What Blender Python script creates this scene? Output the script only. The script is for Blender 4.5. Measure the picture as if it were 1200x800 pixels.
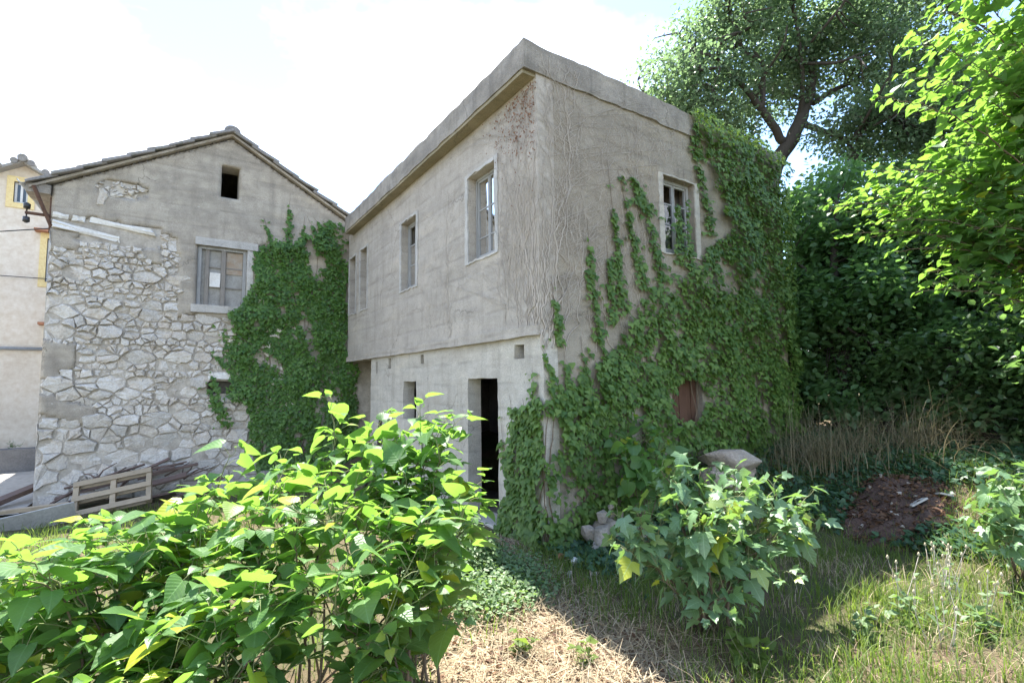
import bpy, bmesh, math, random
import numpy as np
from mathutils import Vector, Matrix, noise

random.seed(7); RNG = np.random.default_rng(7)
S = bpy.context.scene
for o in list(bpy.data.objects): bpy.data.objects.remove(o)
COL = S.collection
R = math.radians

# ------------------------------------------------------------------ camera
CAM = Vector((-3.4835, -4.6490, 1.9))
def make_camera():
    yaw, pit, rol = R(33.603), R(4.6625), R(-0.6368)
    F = Vector((math.sin(yaw)*math.cos(pit), math.cos(yaw)*math.cos(pit), math.sin(pit)))
    X = Vector((math.cos(yaw), -math.sin(yaw), 0)); U = X.cross(F)
    c, s = math.cos(rol), math.sin(rol)
    X, U = c*X + s*U, -s*X + c*U
    cd = bpy.data.cameras.new('camera'); co = bpy.data.objects.new('camera', cd); COL.objects.link(co)
    m = Matrix((X, U, -F)).transposed().to_4x4(); m.translation = CAM
    co.matrix_world = m
    cd.sensor_width = 36; cd.lens = 36*585.76/1200; cd.clip_end = 3000; cd.clip_start = .05
    S.camera = co
make_camera()

# ------------------------------------------------------------------ world, sun, exposure
SUN_AZ, SUN_EL = 15.6, 66.0            # azimuth from +Y towards +X
SUND = Vector((math.sin(R(SUN_AZ))*math.cos(R(SUN_EL)), math.cos(R(SUN_AZ))*math.cos(R(SUN_EL)), math.sin(R(SUN_EL))))
def make_world():
    w = bpy.data.worlds.new('World'); S.world = w; w.use_nodes = True
    nt = w.node_tree; N = nt.nodes; L = nt.links; N.clear()
    out = N.new('ShaderNodeOutputWorld'); bg = N.new('ShaderNodeBackground'); bg.inputs[1].default_value = .12
    sky = N.new('ShaderNodeTexSky'); sky.sky_type = 'NISHITA'; sky.sun_disc = False
    sky.sun_elevation = R(SUN_EL); sky.sun_rotation = R(SUN_AZ); sky.dust_density = .15; sky.air_density = 1.0; sky.ozone_density = 1.6; sky.altitude = 50
    tc = N.new('ShaderNodeTexCoord')
    sep = N.new('ShaderNodeSeparateXYZ'); L.new(tc.outputs['Generated'], sep.inputs[0])
    def M(op, a, b):
        m = N.new('ShaderNodeMath'); m.operation = op
        for i, v in enumerate((a, b)):
            if v is None: continue
            if isinstance(v, (int, float)): m.inputs[i].default_value = v
            else: L.new(v, m.inputs[i])
        return m.outputs[0]
    z = M('ADD', M('ABSOLUTE', sep.outputs[2], None), .25)
    cb = N.new('ShaderNodeCombineXYZ'); L.new(M('DIVIDE', sep.outputs[0], z), cb.inputs[0]); L.new(M('DIVIDE', sep.outputs[1], z), cb.inputs[1])
    cb.inputs[2].default_value = 1.2
    n1 = N.new('ShaderNodeTexNoise'); n1.inputs['Scale'].default_value = 1.15; n1.inputs['Detail'].default_value = 7; n1.inputs['Roughness'].default_value = .56
    L.new(cb.outputs[0], n1.inputs['Vector'])
    rp = N.new('ShaderNodeValToRGB'); rp.color_ramp.elements[0].position = .46; rp.color_ramp.elements[1].position = .68
    L.new(n1.outputs['Fac'], rp.inputs[0])
    mx = N.new('ShaderNodeMix'); mx.data_type = 'RGBA'
    L.new(rp.outputs[0], mx.inputs['Factor']); L.new(sky.outputs[0], mx.inputs['A']); mx.inputs['B'].default_value = (6.5, 6.4, 6.45, 1)
    L.new(mx.outputs['Result'], bg.inputs[0]); L.new(bg.outputs[0], out.inputs[0])
    sd = bpy.data.lights.new('sun', 'SUN'); so = bpy.data.objects.new('sun', sd); COL.objects.link(so)
    sd.energy = 4.6; sd.angle = R(.53); sd.color = (1, .96, .88)
    so.rotation_euler = SUND.to_track_quat('Z', 'Y').to_euler()
    so.location = (0, 0, 30)
make_world()
S.view_settings.view_transform = 'Standard'; S.view_settings.look = 'None'
S.view_settings.exposure = 2.1; S.view_settings.gamma = 1; S.view_settings.use_curve_mapping = False
S.render.engine = 'CYCLES'
S.cycles.max_bounces = 7; S.cycles.diffuse_bounces = 3; S.cycles.glossy_bounces = 3; S.cycles.transmission_bounces = 4; S.cycles.transparent_max_bounces = 12

# ------------------------------------------------------------------ helpers
def tag(o, label=None, cat=None, group=None, kind=None):
    if label: o['label'] = label
    if cat: o['category'] = cat
    if group: o['group'] = group
    if kind: o['kind'] = kind
    return o
def empty(name, loc, label, cat, group=None):
    o = bpy.data.objects.new(name, None); COL.objects.link(o); o.location = loc; o.empty_display_size = .1
    return tag(o, label, cat, group)
def link(name, me, mat=None, parent=None):
    """link mesh given in world coordinates under its thing"""
    o = bpy.data.objects.new(name, me); COL.objects.link(o)
    if mat is not None and len(me.materials) == 0: me.materials.append(mat)
    if parent is not None:
        o.parent = parent; o.matrix_parent_inverse = PINV(parent)
    return o
def wloc(o):
    m = Matrix.LocRotScale(o.location, o.rotation_euler, o.scale)
    if o.parent: m = wloc(o.parent) @ o.matrix_parent_inverse @ m
    return m
def PINV(p): return wloc(p).inverted()
def pymesh(name, v, f, smooth=False):
    me = bpy.data.meshes.new(name); me.from_pydata([tuple(p) for p in v], [], f); me.update()
    if smooth: me.polygons.foreach_set('use_smooth', [True]*len(me.polygons))
    return me
def obj(name, v, f, mat, parent=None, smooth=False): return link(name, pymesh(name, v, f, smooth), mat, parent)
def npmesh(name, V, F, smooth=True, rnd=None, lc=None):
    """V (n,3) float, F (m,k) int"""
    me = bpy.data.meshes.new(name); V = np.ascontiguousarray(V, dtype=np.float32); F = np.ascontiguousarray(F, dtype=np.int32)
    m, k = F.shape
    me.vertices.add(len(V)); me.vertices.foreach_set('co', V.ravel())
    me.loops.add(m*k); me.loops.foreach_set('vertex_index', F.ravel())
    me.polygons.add(m); me.polygons.foreach_set('loop_start', np.arange(0, m*k, k, dtype=np.int32))
    me.polygons.foreach_set('loop_total', np.full(m, k, dtype=np.int32))
    if smooth: me.polygons.foreach_set('use_smooth', np.ones(m, dtype=bool))
    if lc is not None:
        a = me.attributes.new('lc', 'FLOAT_VECTOR', 'POINT'); a.data.foreach_set('vector', np.ascontiguousarray(lc, dtype=np.float32).ravel())
    if rnd is not None:
        a = me.attributes.new('rnd', 'FLOAT', 'POINT'); a.data.foreach_set('value', np.ascontiguousarray(rnd, dtype=np.float32))
    me.update(calc_edges=True); me.validate()
    return me
BOXF = [(0,3,2,1),(4,5,6,7),(0,1,5,4),(1,2,6,5),(2,3,7,6),(3,0,4,7)]
def boxv(x0,x1,y0,y1,z0,z1): return [(x0,y0,z0),(x1,y0,z0),(x1,y1,z0),(x0,y1,z0),(x0,y0,z1),(x1,y0,z1),(x1,y1,z1),(x0,y1,z1)]
def box(name, x0,x1,y0,y1,z0,z1, mat, parent=None, bev=0.0):
    me = bpy.data.meshes.new(name); bm = bmesh.new()
    vs = [bm.verts.new(p) for p in boxv(x0,x1,y0,y1,z0,z1)]
    for f in BOXF: bm.faces.new([vs[i] for i in f])
    if bev: bmesh.ops.bevel(bm, geom=list(bm.edges), offset=bev, segments=1, affect='EDGES', profile=.5)
    bm.to_mesh(me); bm.free()
    return link(name, me, mat, parent)
class MB:
    def __init__(s): s.v = []; s.f = []
    def box(s, x0,x1,y0,y1,z0,z1):
        n = len(s.v); s.v += boxv(x0,x1,y0,y1,z0,z1); s.f += [tuple(i+n for i in f) for f in BOXF]; return s
    def tube(s, pts, rad, n=5, cap=True):
        pts = [Vector(p) for p in pts]
        if not hasattr(rad, '__len__'): rad = [rad]*len(pts)
        b = len(s.v); k = len(pts)
        up = Vector((0.31, .17, .93)).normalized()
        for i, p in enumerate(pts):
            d = (pts[min(i+1, k-1)] - pts[max(i-1, 0)])
            if d.length < 1e-9: d = Vector((0,0,1))
            d.normalize()
            a = d.cross(up)
            if a.length < .05: a = d.cross(Vector((1,0,0)))
            a.normalize(); c = d.cross(a)
            for j in range(n):
                t = 2*math.pi*j/n
                s.v.append(tuple(p + (a*math.cos(t) + c*math.sin(t))*rad[i]))
        for i in range(k-1):
            for j in range(n):
                s.f.append((b+i*n+j, b+i*n+(j+1)%n, b+(i+1)*n+(j+1)%n, b+(i+1)*n+j))
        if cap:
            s.f.append(tuple(b+j for j in range(n))[::-1]); s.f.append(tuple(b+(k-1)*n+j for j in range(n)))
        return s
    def build(s, name, mat, parent=None, smooth=False): return obj(name, s.v, s.f, mat, parent, smooth)
def nz(x, y=0., z=0.): return noise.noise(Vector((x, y, z)))
def fbm(x, y=0., z=0.): return nz(x,y,z) + .5*nz(2.1*x,2.1*y,2.1*z+7) + .25*nz(4.3*x,4.3*y,4.3*z+3)
def sstep(a, b, x):
    t = max(0., min(1., (x-a)/(b-a))); return t*t*(3-2*t)
def inpoly(x, y, P):
    r = False; j = len(P)-1
    for i in range(len(P)):
        if (P[i][1] > y) != (P[j][1] > y) and x < (P[j][0]-P[i][0])*(y-P[i][1])/(P[j][1]-P[i][1]) + P[i][0]: r = not r
        j = i
    return r

# ------------------------------------------------------------------ materials
class NT:
    def __init__(s, name):
        s.m = bpy.data.materials.new(name); s.m.use_nodes = True; s.t = s.m.node_tree; s.N = s.t.nodes; s.L = s.t.links; s.N.clear()
        s.out = s.N.new('ShaderNodeOutputMaterial')
        s.tc = s.N.new('ShaderNodeNewGeometry')
        s.pos = s.tc.outputs['Position']
    def put(s, v, sock):
        if isinstance(v, (int, float)): sock.default_value = v
        elif isinstance(v, tuple): sock.default_value = v if len(v) == 4 or sock.type == 'VECTOR' else (*v, 1)
        else: s.L.new(v, sock)
    def noise(s, scale, detail=4, rough=.55, vec=None, stretch=None, out='Fac', dist=0.):
        n = s.N.new('ShaderNodeTexNoise'); n.inputs['Scale'].default_value = scale; n.inputs['Detail'].default_value = detail; n.inputs['Roughness'].default_value = rough
        n.inputs['Distortion'].default_value = dist
        v = vec or s.pos
        if stretch:
            mp = s.N.new('ShaderNodeMapping'); mp.inputs['Scale'].default_value = stretch; s.L.new(v, mp.inputs[0]); v = mp.outputs[0]
        s.L.new(v, n.inputs['Vector']); return n.outputs[out]
    def vor(s, scale, feat='F1', stretch=None):
        n = s.N.new('ShaderNodeTexVoronoi'); n.feature = feat; n.inputs['Scale'].default_value = scale; v = s.pos
        if stretch:
            mp = s.N.new('ShaderNodeMapping'); mp.inputs['Scale'].default_value = stretch; s.L.new(v, mp.inputs[0]); v = mp.outputs[0]
        s.L.new(v, n.inputs['Vector']); return n.outputs['Distance']
    def ramp(s, f, *st):
        r = s.N.new('ShaderNodeValToRGB'); e = r.color_ramp.elements
        while len(e) < len(st): e.new(.5)
        for i, (p, c) in enumerate(st):
            e[i].position = p; e[i].color = (c, c, c, 1) if isinstance(c, (int, float)) else (*c, 1)
        s.L.new(f, r.inputs[0]); return r.outputs[0]
    def mix(s, f, a, b, mode='MIX'):
        m = s.N.new('ShaderNodeMix'); m.data_type = 'RGBA'; m.blend_type = mode
        s.put(f, m.inputs['Factor']); s.put(a, m.inputs['A']); s.put(b, m.inputs['B']); return m.outputs['Result']
    def math(s, op, a, b=0., c=None):
        m = s.N.new('ShaderNodeMath'); m.operation = op; s.put(a, m.inputs[0]); s.put(b, m.inputs[1])
        if c is not None: s.put(c, m.inputs[2])
        return m.outputs[0]
    def sep(s, i, vec=None):
        n = s.N.new('ShaderNodeSeparateXYZ'); s.L.new(vec or s.pos, n.inputs[0]); return n.outputs[i]
    def bump(s, h, strength=.5, dist=.01, nrm=None):
        b = s.N.new('ShaderNodeBump'); b.inputs['Strength'].default_value = strength; b.inputs['Distance'].default_value = dist
        s.put(h, b.inputs['Height'])
        if nrm: s.L.new(nrm, b.inputs['Normal'])
        return b.outputs[0]
    def rnd(s): 
        return s.N.new('ShaderNodeObjectInfo').outputs['Random']
    def attr(s, name):
        a = s.N.new('ShaderNodeAttribute'); a.attribute_name = name; return a.outputs['Fac']
    def bsdf(s, col, rough=.9, spec=.3, nrm=None, metal=0.):
        p = s.N.new('ShaderNodeBsdfPrincipled'); s.put(col, p.inputs['Base Color']); s.put(rough, p.inputs['Roughness']); s.put(spec, p.inputs['Specular IOR Level'])
        p.inputs['Metallic'].default_value = metal
        if nrm: s.L.new(nrm, p.inputs['Normal'])
        s.L.new(p.outputs[0], s.out.inputs[0]); s.p = p; return s.m

def m_concrete(name, a, b, c, boards=True, streak=.5, bw=.115, mott=1.):
    t = NT(name)
    big = t.noise(.55, 5, .6); mid = t.noise(3.2, 6, .68); fine = t.noise(38, 5, .65); grit = t.noise(110, 3, .65)
    col = t.mix(t.ramp(big, (.35, 0.), (.68, 1.)), a, b)
    col = t.mix(t.math('MULTIPLY', t.ramp(mid, (.42, 0.), (.66, 1.)), .7*mott), col, c)
    band = t.noise(1.0, 5, .65, stretch=(.5, .5, 3.2))
    col = t.mix(t.math('MULTIPLY', t.ramp(band, (.45, 0.), (.7, 1.)), .45*mott), col, tuple(x*.72 for x in c))
    col = t.mix(t.math('MULTIPLY', t.ramp(t.noise(1.3, 5, .6, stretch=(.6, .6, 2.)), (.56, 0.), (.75, 1.)), .4*mott), col, (a[0]*1.25, a[1]*1.2, a[2]*1.08))
    st = t.noise(1.5, 5, .6, stretch=(3.2, 3.2, .25))
    col = t.mix(t.math('MULTIPLY', t.ramp(st, (.52, 0.), (.72, 1.)), streak), col, tuple(x*.55 for x in c))
    spot = t.noise(11, 6, .75)
    col = t.mix(t.math('MULTIPLY', t.ramp(spot, (.54, 0.), (.66, 1.)), .36*mott), col, tuple(x*.55 for x in a))
    lich = t.noise(30, 5, .75)
    col = t.mix(t.math('MULTIPLY', t.ramp(lich, (.56, 0.), (.66, 1.)), .38*mott), col, tuple(x*.5 for x in a))
    col = t.mix(t.math('MULTIPLY', t.ramp(t.noise(15, 4, .7), (.66, 0.), (.71, 1.)), .55), col, (.6, .58, .54))
    col = t.mix(.5, col, t.ramp(grit, (.3, .2), (.7, .8)), 'OVERLAY')
    wv = t.N.new('ShaderNodeVectorMath'); wv.operation = 'MULTIPLY_ADD'; t.L.new(t.noise(2.5, 4, .6, out='Color'), wv.inputs[0]); wv.inputs[1].default_value = (.5,.5,.5); t.L.new(t.pos, wv.inputs[2])
    cv = t.N.new('ShaderNodeTexVoronoi'); cv.feature = 'DISTANCE_TO_EDGE'; cv.inputs['Scale'].default_value = .62; t.L.new(wv.outputs[0], cv.inputs['Vector'])
    crk = t.math('MULTIPLY', t.ramp(cv.outputs['Distance'], (.0, 1.), (.007, 0.)), t.ramp(t.noise(.9, 3), (.47, 0.), (.57, 1.)))
    col = t.mix(t.math('MULTIPLY', crk, .7), col, tuple(x*.3 for x in a))
    h = t.math('ADD', t.math('MULTIPLY', fine, .6), t.math('MULTIPLY', mid, 1.3))
    n = t.bump(h, .85, .016)
    n = t.bump(t.noise(140, 2, .7), .5, .004, n)
    if boards:
        z = t.math('ADD', t.sep(2), t.math('MULTIPLY', t.noise(.7, 3), .09))
        ln = t.math('PINGPONG', z, bw)
        edge = t.ramp(ln, (0., 0.), (.07, 1.))
        n = t.bump(t.math('ADD', edge, t.math('MULTIPLY', t.noise(2, 3, .5, stretch=(.4, .4, 9)), .6)), .4, .008, n)
        brk = t.ramp(t.noise(1.7, 4, .6), (.42, 0.), (.6, 1.))
        col = t.mix(t.math('MULTIPLY', t.math('MULTIPLY', t.ramp(ln, (0., 1.), (.035, 0.)), brk), .4), col, tuple(x*.4 for x in a))
    return t.bsdf(col, .95, .15, n)

def m_rock(name, a, b, c, scale=6, bumpd=.02, dark=.5):
    t = NT(name); r = t.rnd()
    off = t.N.new('ShaderNodeVectorMath'); off.operation = 'ADD'; t.L.new(t.pos, off.inputs[0])
    cx = t.N.new('ShaderNodeCombineXYZ'); t.L.new(t.math('MULTIPLY', r, 31.), cx.inputs[0]); t.L.new(cx.outputs[0], off.inputs[1]); v = off.outputs[0]
    n1 = t.noise(scale, 6, .65, v); n2 = t.noise(scale*5, 5, .65, v); n3 = t.noise(scale*.5, 3, .5, v)
    col = t.mix(r, a, b)
    col = t.mix(t.math('MULTIPLY', t.ramp(n3, (.45, 0.), (.65, 1.)), .6), col, c)
    col = t.mix(t.math('MULTIPLY', t.ramp(n1, (.5, 0.), (.72, 1.)), dark), col, tuple(x*.42 for x in a))
    col = t.mix(.4, col, t.ramp(n2, (.3, .2), (.7, .8)), 'OVERLAY')
    n = t.bump(t.math('ADD', n1, t.math('MULTIPLY', n2, .4)), .9, bumpd)
    return t.bsdf(col, .95, .2, n)

def m_plain(name, a, b, scale=8, rough=.8, spec=.3, bumpd=.004, stretch=None, metal=0.):
    t = NT(name); n1 = t.noise(scale, 6, .62, stretch=stretch); n2 = t.noise(scale*9, 3, .6)
    col = t.mix(t.ramp(n1, (.35, 0.), (.68, 1.)), a, b)
    col = t.mix(.3, col, t.ramp(n2, (.3, .25), (.7, .75)), 'OVERLAY')
    return t.bsdf(col, rough, spec, t.bump(t.math('ADD', n1, t.math('MULTIPLY', n2, .3)), .6, bumpd), metal)

def m_wood(name, a, b, axis='X'):
    t = NT(name); r = t.rnd()
    st = {'X': (1.5, 14, 14), 'Y': (14, 1.5, 14), 'Z': (14, 14, 1.5)}[axis]
    g = t.noise(3, 6, .65, stretch=st, dist=.6); m = t.noise(4, 4)
    col = t.mix(t.ramp(g, (.3, 0.), (.72, 1.)), a, b)
    col = t.mix(t.math('MULTIPLY', r, .45), col, tuple(x*.55 for x in a))
    col = t.mix(t.math('MULTIPLY', t.ramp(m, (.5, 0.), (.7, 1.)), .4), col, tuple(x*.5 for x in a))
    return t.bsdf(col, .85, .25, t.bump(g, .7, .004))

def m_leaf(name, dark, light, trans, tf=.42, rough=.45, spec=.35, vein=True, yellow=None):
    t = NT(name)
    f = t.math('FRACT', t.math('ADD', t.attr('rnd'), t.rnd()))
    col = t.mix(f, dark, light)
    n = t.noise(7, 3, .6)
    col = t.mix(t.math('MULTIPLY', t.ramp(n, (.4, 0.), (.75, 1.)), .35), col, tuple(x*.6 for x in dark))
    if yellow: col = t.mix(t.ramp(f, (.93, 0.), (.96, 1.)), col, yellow)
    p = t.N.new('ShaderNodeBsdfPrincipled'); t.put(col, p.inputs['Base Color']); p.inputs['Roughness'].default_value = rough; p.inputs['Specular IOR Level'].default_value = spec
    tcol = t.mix(t.math('MULTIPLY', f, .5), trans, tuple(x*1.25 for x in trans))
    if vein:
        an = t.N.new('ShaderNodeAttribute'); an.attribute_name = 'lc'; lx = t.math('ABSOLUTE', t.sep(0, an.outputs['Vector'])); ly = t.sep(1, an.outputs['Vector'])
        ph = t.math('PINGPONG', t.math('SUBTRACT', ly, t.math('MULTIPLY', lx, .75)), .075)
        sv = t.ramp(ph, (0., 1.), (.012, .0)); mr = t.ramp(lx, (.006, 1.), (.02, 0.)); vn = t.math('MAXIMUM', mr, t.math('MULTIPLY', sv, .6))
        col = t.mix(t.math('MULTIPLY', vn, .45), col, tuple(min(1, x*2.2+.04) for x in light)); t.put(col, p.inputs['Base Color'])
        tcol = t.mix(t.math('MULTIPLY', vn, .4), tcol, tuple(x*.55 for x in trans))
        pk = t.math('SINE', t.math('MULTIPLY', t.math('SUBTRACT', ly, t.math('MULTIPLY', lx, .75)), 42.))
        t.L.new(t.bump(t.math('ADD', t.math('MULTIPLY', pk, .6), t.noise(45, 3, .6)), .18, .004), p.inputs['Normal'])
    tr = t.N.new('ShaderNodeBsdfTranslucent'); t.put(tcol, tr.inputs[0])
    mx = t.N.new('ShaderNodeMixShader'); mx.inputs[0].default_value = tf
    t.L.new(p.outputs[0], mx.inputs[1]); t.L.new(tr.outputs[0], mx.inputs[2]); t.L.new(mx.outputs[0], t.out.inputs[0])
    return t.m

def m_glass():
    t = NT('window_glass')
    lw = t.N.new('ShaderNodeFresnel'); lw.inputs[0].default_value = 1.5
    tr = t.N.new('ShaderNodeBsdfTransparent'); tr.inputs[0].default_value = (.75, .8, .8, 1)
    gl = t.N.new('ShaderNodeBsdfGlossy'); gl.inputs['Roughness'].default_value = .03
    t.L.new(t.bump(t.noise(2.2, 2, .5), .05, .02), gl.inputs['Normal'])
    df = t.N.new('ShaderNodeBsdfDiffuse'); df.inputs[0].default_value = (.35, .37, .38, 1)
    m1 = t.N.new('ShaderNodeMixShader'); t.put(t.math('MULTIPLY', t.ramp(t.noise(3, 4), (.35, .0), (.75, 1.)), .35), m1.inputs[0]); t.L.new(tr.outputs[0], m1.inputs[1]); t.L.new(df.outputs[0], m1.inputs[2])
    m2 = t.N.new('ShaderNodeMixShader'); t.put(t.math('MINIMUM', t.math('MULTIPLY', lw.outputs[0], 2.0), 1.), m2.inputs[0]); t.L.new(m1.outputs[0], m2.inputs[1]); t.L.new(gl.outputs[0], m2.inputs[2])
    t.L.new(m2.outputs[0], t.out.inputs[0]); return t.m

M = {}
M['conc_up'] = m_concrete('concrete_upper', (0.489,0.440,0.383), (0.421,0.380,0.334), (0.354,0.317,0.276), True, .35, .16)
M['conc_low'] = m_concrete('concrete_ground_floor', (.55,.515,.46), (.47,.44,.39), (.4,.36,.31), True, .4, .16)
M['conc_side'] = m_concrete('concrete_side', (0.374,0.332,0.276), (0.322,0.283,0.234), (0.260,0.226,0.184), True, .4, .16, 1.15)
M['conc_roof'] = m_concrete('concrete_fascia', (0.385,0.347,0.302), (0.307,0.276,0.241), (0.224,0.201,0.175), False, .6, .1, 1.2)
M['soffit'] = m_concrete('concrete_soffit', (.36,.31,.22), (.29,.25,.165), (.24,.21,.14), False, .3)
M['cement'] = m_concrete('cement_band', (.55,.53,.5), (.47,.45,.425), (.38,.36,.33), False, .35)
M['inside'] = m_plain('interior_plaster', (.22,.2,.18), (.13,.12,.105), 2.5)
M['mortar'] = m_plain('lime_mortar', (.52,.475,.415), (.3,.265,.225), 3.0, .97, .1, .02)
M['render'] = m_concrete('gable_render', (0.478,0.427,0.359), (0.390,0.347,0.293), (0.291,0.259,0.222), True, .35, .21, 1.15)
M['stone'] = m_rock('limestone', (.66,.625,.58), (.49,.46,.42), (.57,.49,.4), 6, .04, .42)
M['stone_pale'] = m_rock('limestone_pale', (.74,.72,.69), (.7,.68,.65), (.6,.57,.53), 5, .012, .2)
M['rubble'] = m_rock('rubble_limestone', (.38,.345,.305), (.28,.25,.22), (.30,.26,.2), 7, .02, .5)
M['slab'] = m_rock('weathered_brown_rock', (.36,.3,.24), (.34,.28,.23), (.42,.38,.34), 8, .03, .55)
M['rubble_red'] = m_rock('brick_fragment', (.42,.2,.13), (.38,.17,.11), (.3,.16,.12), 7, .01, .4)
M['tile'] = m_rock('old_roof_tile', (.27,.255,.25), (.2,.19,.185), (.25,.24,.2), 5, .01, .5)
M['wood_grey'] = m_wood('weathered_frame_wood', (.42,.42,.41), (.26,.26,.27), 'Z')
M['wood_blue'] = m_wood('grey_painted_wood', (.31,.285,.26), (.2,.18,.16), 'Z')
M['wood_old'] = m_wood('rotten_plank_wood', (.22,.155,.13), (.10,.07,.058), 'X')
M['wood_pallet'] = m_wood('pallet_wood', (.46,.37,.26), (.33,.255,.17), 'X')
M['wood_shut'] = m_wood('brown_shutter_wood', (.16,.085,.06), (.09,.05,.035), 'Z')
M['wood_dark'] = m_wood('dark_bar_wood', (.12,.1,.09), (.06,.05,.045), 'X')
M['glass'] = m_glass()
M['rust'] = m_plain('rusty_iron', (.15,.085,.06), (.08,.045,.035), 14, .85, .3, .004)
M['black'] = m_plain('black_porcelain', (.02,.02,.022), (.03,.028,.026), 10, .35, .5, .001)
M['cable'] = m_plain('cable_rubber', (.06,.06,.06), (.04,.04,.04), 10, .7)
M['peach'] = m_plain('peach_render', (.66,.585,.495), (.61,.54,.455), .8, .95, .15, .006)
M['yellow'] = m_plain('yellow_paint', (.72,.58,.3), (.68,.54,.28), 2, .9, .2, .003)
M['clay'] = m_plain('clay_tile', (.42,.2,.12), (.33,.16,.1), 6, .9, .2, .006)
M['pvc'] = m_plain('white_window_plastic', (.7,.7,.7), (.66,.66,.66), 2, .5)
M['pane_dark'] = m_plain('dark_far_pane', (.06,.08,.1), (.04,.05,.07), 1, .1, .6, .0005)
M['zinc'] = m_plain('grey_metal_pipe', (.3,.32,.35), (.24,.26,.28), 4, .55, .4, .001)
M['kerb'] = m_plain('dark_kerb_concrete', (.16,.16,.165), (.12,.12,.125), 3, .9, .2, .006)
M['paving'] = m_plain('pale_courtyard_concrete', (.44,.41,.36), (.35,.32,.28), 1.2, .93, .2, .006)
M['board'] = m_plain('pale_fibre_board', (.46,.45,.42), (.38,.36,.33), 3, .9, .2, .002)
M['sheet'] = m_plain('grey_cement_sheet', (.36,.35,.33), (.25,.24,.225), 3.5, .9, .2, .006)
M['rustsheet'] = m_plain('rust_stained_sheet', (.37,.33,.28), (.32,.23,.16), 7, .9, .2, .006)
M['bark'] = m_wood('oak_bark', (.085,.072,.06), (.04,.034,.03), 'Z')
M['twig'] = m_wood('shrub_bark', (.2,.145,.1), (.12,.09,.065), 'Z')
M['greentwig'] = m_plain('green_shoot', (.2,.24,.1), (.16,.15,.08), 10, .7)
M['vine'] = m_wood('dry_vine_bark', (.56,.5,.44), (.4,.345,.29), 'Z')
M['mul'] = m_leaf('mulberry_leaf', (.07,.15,.05), (.13,.23,.085), (.25,.46,.06), .47, .42, .45, True, (.35,.38,.03))
M['mul2'] = m_leaf('mulberry_leaf_silvery', (.095,.18,.08), (.17,.265,.14), (.25,.43,.08), .32, .38, .65, True, (.35,.38,.03))
M['ivy'] = m_leaf('ivy_leaf', (.055,.12,.028), (.165,.26,.065), (.26,.4,.05), .32, .45, .35, False)
M['ivyg'] = m_leaf('ivy_leaf_deep', (.048,.115,.025), (.13,.245,.05), (.21,.38,.04), .26, .42, .4, False)
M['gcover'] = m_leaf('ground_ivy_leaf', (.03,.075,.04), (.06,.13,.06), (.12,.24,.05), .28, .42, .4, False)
M['oakleaf'] = m_leaf('holm_oak_leaf', (.06,.1,.06), (.13,.175,.11), (.22,.34,.14), .42, .42, .45, False)
M['laurel'] = m_leaf('laurel_leaf', (.06,.11,.05), (.125,.2,.09), (.21,.38,.09), .42, .3, .55, False)
M['treeleaf'] = m_leaf('wood_edge_leaf', (.06,.12,.055), (.11,.2,.085), (.21,.4,.09), .42, .42, .4, False)
M['clover'] = m_leaf('clover_leaf', (.09,.16,.07), (.2,.27,.14), (.25,.4,.08), .35, .5, .35, False)
M['grass'] = m_leaf('green_grass', (.06,.11,.025), (.14,.19,.05), (.25,.36,.05), .4, .55, .25, False)
M['straw'] = m_leaf('dry_straw', (.34,.26,.165), (.54,.45,.32), (.35,.29,.17), .25, .7, .2, False)
M['drygrass'] = m_leaf('tall_dry_grass', (.15,.13,.07), (.3,.26,.17), (.24,.2,.11), .32, .65, .2, False)
M['deadleaf'] = m_leaf('dead_leaf', (.09,.05,.035), (.2,.115,.07), (.16,.08,.04), .25, .7, .2, False)
M['redleaf'] = m_leaf('red_brown_dead_leaf', (.2,.11,.075), (.33,.2,.13), (.22,.11,.06), .2, .7, .2, False)
M['soilheap'] = m_rock('red_brown_soil', (.085,.055,.045), (.075,.05,.04), (.12,.085,.07), 9, .04, .5)
M['poppy'] = m_leaf('poppy_petal', (.6,.03,.015), (.65,.05,.02), (.6,.05,.02), .35, .6, .2, False)
M['seed'] = m_plain('seed_head', (.45,.4,.28), (.35,.3,.2), 20, .9)

# ------------------------------------------------------------------ ground
def gh(x, y):
    z = .06*fbm(x*.5, y*.5, 1.) + .02*nz(x*2.3, y*2.3, 4.)
    z += .85*sstep(1.6, 5.6, x + .30*y) * sstep(-6., -1.0, y + .12*x)
    z += .10*sstep(-1.5, -4.5, y)
    z -= .33*sstep(2.5, 7., y)*sstep(1.0, -1.2, x)
    z += .42*math.exp(-((x-2.95)**2/.9 + (y+.25)**2/.3))
    if x > 9: z += min(1.6, (x-9)*.12)
    return z
PATHC = [(-.45, .4), (-.75, -.5), (-1.05, -1.2), (-1.25, -1.9), (-1.5, -3.2), (-1.8, -5.)]
def pathmask(x, y):
    d = 9.
    for i in range(len(PATHC)-1):
        a = Vector(PATHC[i]); b = Vector(PATHC[i+1]); p = Vector((x, y)); ab = b-a
        t = max(0, min(1, (p-a).dot(ab)/ab.length_squared)); d = min(d, (p-a-ab*t).length - .12*i)
    return max(0., min(1., 1.1 - (d + .3*nz(x*1.3, y*1.3, 9.))/.55))
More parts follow.
